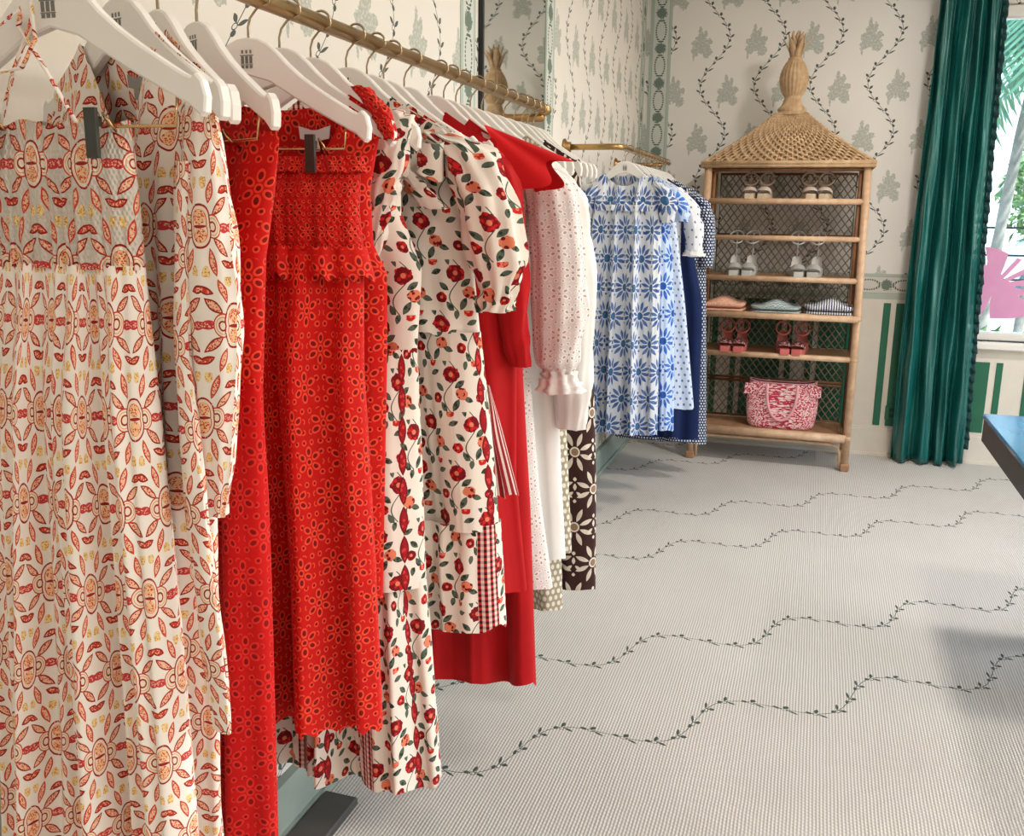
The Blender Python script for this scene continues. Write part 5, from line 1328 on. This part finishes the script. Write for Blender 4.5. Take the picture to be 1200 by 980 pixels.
palm(2.25, 12.0, 4.4, 0.30, 'straighter palm tree standing behind the leaning palm', 2)
shrub(4.3, 19.2, 2.6, 2.3, 1500, 'leafy tree across the street behind the white car', 'street_tree', 'tree', L2, GZ, 1.2, 0.11)
shrub(7.2, 20.5, 3.0, 2.6, 1500, 'rounder leafy tree across the street, further along', 'street_tree', 'tree', L2, GZ, 1.1, 0.11)
for i, (x, y, w, h) in enumerate(((1.10, 7.3, 0.76, 1.12), (1.90, 7.35, 0.76, 1.08), (2.70, 7.3, 0.76, 1.14))):
    shrub(x, y, w, h, 700, 'low clipped green shrub in the row under the window', 'garden_shrub', 'shrub', L2, GZ, 0.1, 0.05)
for o in bpy.data.objects:
    if o.name.startswith('garden_shrub'): o['group'] = 'shrubs outside under the window'
# parked car
white_car = plain('white_car_paint', srgb(236, 238, 240), 0.25, var=0.01); car_glass = plain('dark_car_glass', srgb(70, 92, 104), 0.12); tyre = plain('tyre', srgb(30, 30, 32), 0.8); rim = plain('alloy', srgb(170, 172, 176), 0.3, 0.8)
t = thing('parked_car', 'white station car with dark windows parked across the street', 'car', (4.35, 14.3, GZ))
def loft(prof_lo, widths, b):
    pass
body = [(-2.25, 0.35), (-2.30, 0.62), (-2.24, 0.92), (-2.10, 1.00), (1.05, 1.00), (1.90, 0.88), (2.20, 0.72), (2.28, 0.45), (2.22, 0.30), (1.85, 0.26), (1.78, 0.50), (1.62, 0.66), (1.38, 0.70), (1.14, 0.66), (0.98, 0.50), (0.92, 0.26), (-0.92, 0.26), (-0.98, 0.50), (-1.14, 0.66), (-1.38, 0.70), (-1.62, 0.66), (-1.78, 0.50), (-1.85, 0.28)]
MB().poly(body, 1.72, 'y', 0.02).build('car_body', white_car, t)
cab = [(-2.12, 0.99), (-1.92, 1.46), (-1.75, 1.54), (0.05, 1.54), (0.30, 1.48), (1.06, 0.99)]
MB().poly(cab, 1.50, 'y', 0.03).build('cabin', white_car, t)
for w_ in ([(-1.90, 1.04), (-1.76, 1.42), (-1.10, 1.44), (-1.10, 1.04)], [(-1.02, 1.04), (-1.02, 1.44), (-0.22, 1.44), (-0.22, 1.04)], [(-0.14, 1.04), (-0.14, 1.44), (0.14, 1.42), (0.78, 1.04)]):
    for s_ in (-1, 1): b = MB().poly(w_, 0.02, 'y'); b.shift((0, s_ * 0.765, 0)); b.build('car_window', car_glass, t)
for xx in (-1.38, 1.38):
    for s_ in (-1, 1):
        w_ = MB().lathe([(0.20, -0.10), (0.32, -0.10), (0.34, -0.06), (0.34, 0.06), (0.32, 0.10), (0.20, 0.10)], 24, (xx, s_ * 0.78, 0.34), 'y').build('wheel', tyre, t, smooth=True)
        MB().lathe([(0.0001, -0.085), (0.10, -0.075), (0.205, -0.09), (0.205, 0.09), (0.10, 0.075), (0.0001, 0.085)], 20, (xx, s_ * 0.78, 0.34), 'y').build('rim', rim, w_, smooth=True)
for s_ in (-1, 1): MB().tube([(-1.70, s_ * 0.62, 1.55), (-1.62, s_ * 0.62, 1.61), (-0.1, s_ * 0.62, 1.61), (0.0, s_ * 0.62, 1.55)], 0.018, 6).build('roof_rail', rim, t, smooth=True)
for s_ in (-1, 1): MB().box((2.12, s_ * 0.66, 0.70), (0.20, 0.30, 0.13), 0.03).build('headlight', plain('lamp_glass', srgb(220, 226, 230), 0.15), t); MB().box((-2.24, s_ * 0.70, 0.78), (0.10, 0.20, 0.22), 0.02).build('tail_light', plain('red_lamp', srgb(150, 20, 24), 0.25), t)
# pale building across the street
t = thing('building', 'long pale building across the street with recessed windows and ledges', 'building', (5.0, 24.6, GZ))
bw = plain('pale_render', srgb(232, 230, 226), 0.9, var=0.03, scale=2)
MB().box((0, 1.0, 3.2), (26, 2.0, 6.4)).build('facade', bw, t)
for zz in (3.0, 6.3): MB().box((0, -0.06, zz), (26.2, 0.2, 0.18), 0.02).build('ledge', M['white'], t)
for i in range(9):
    for zz in (1.7, 4.5):
        f = MB().box((-11 + i * 2.8, -0.03, zz), (1.5, 0.08, 1.7), 0.02).build('window', M['white'], t); MB().box((-11 + i * 2.8, -0.075, zz), (1.3, 0.02, 1.5)).build('pane', car_glass, f)
# street railing
t = thing('railing', 'thin dark metal railing along the pavement outside the window', 'railing', (3.5, 10.9, GZ))
for zz in (0.75, 1.0, 1.28): MB().tube([(-4, 0, zz + 0.55), (5, 0, zz + 0.55)], 0.012, 6).build('bar', M['black'], t, smooth=True)
for i in range(7): MB().tube([(-4 + i * 1.5, 0, 0), (-4 + i * 1.5, 0, 1.85)], 0.02, 8).build('railing_post', M['black'], t, smooth=True)
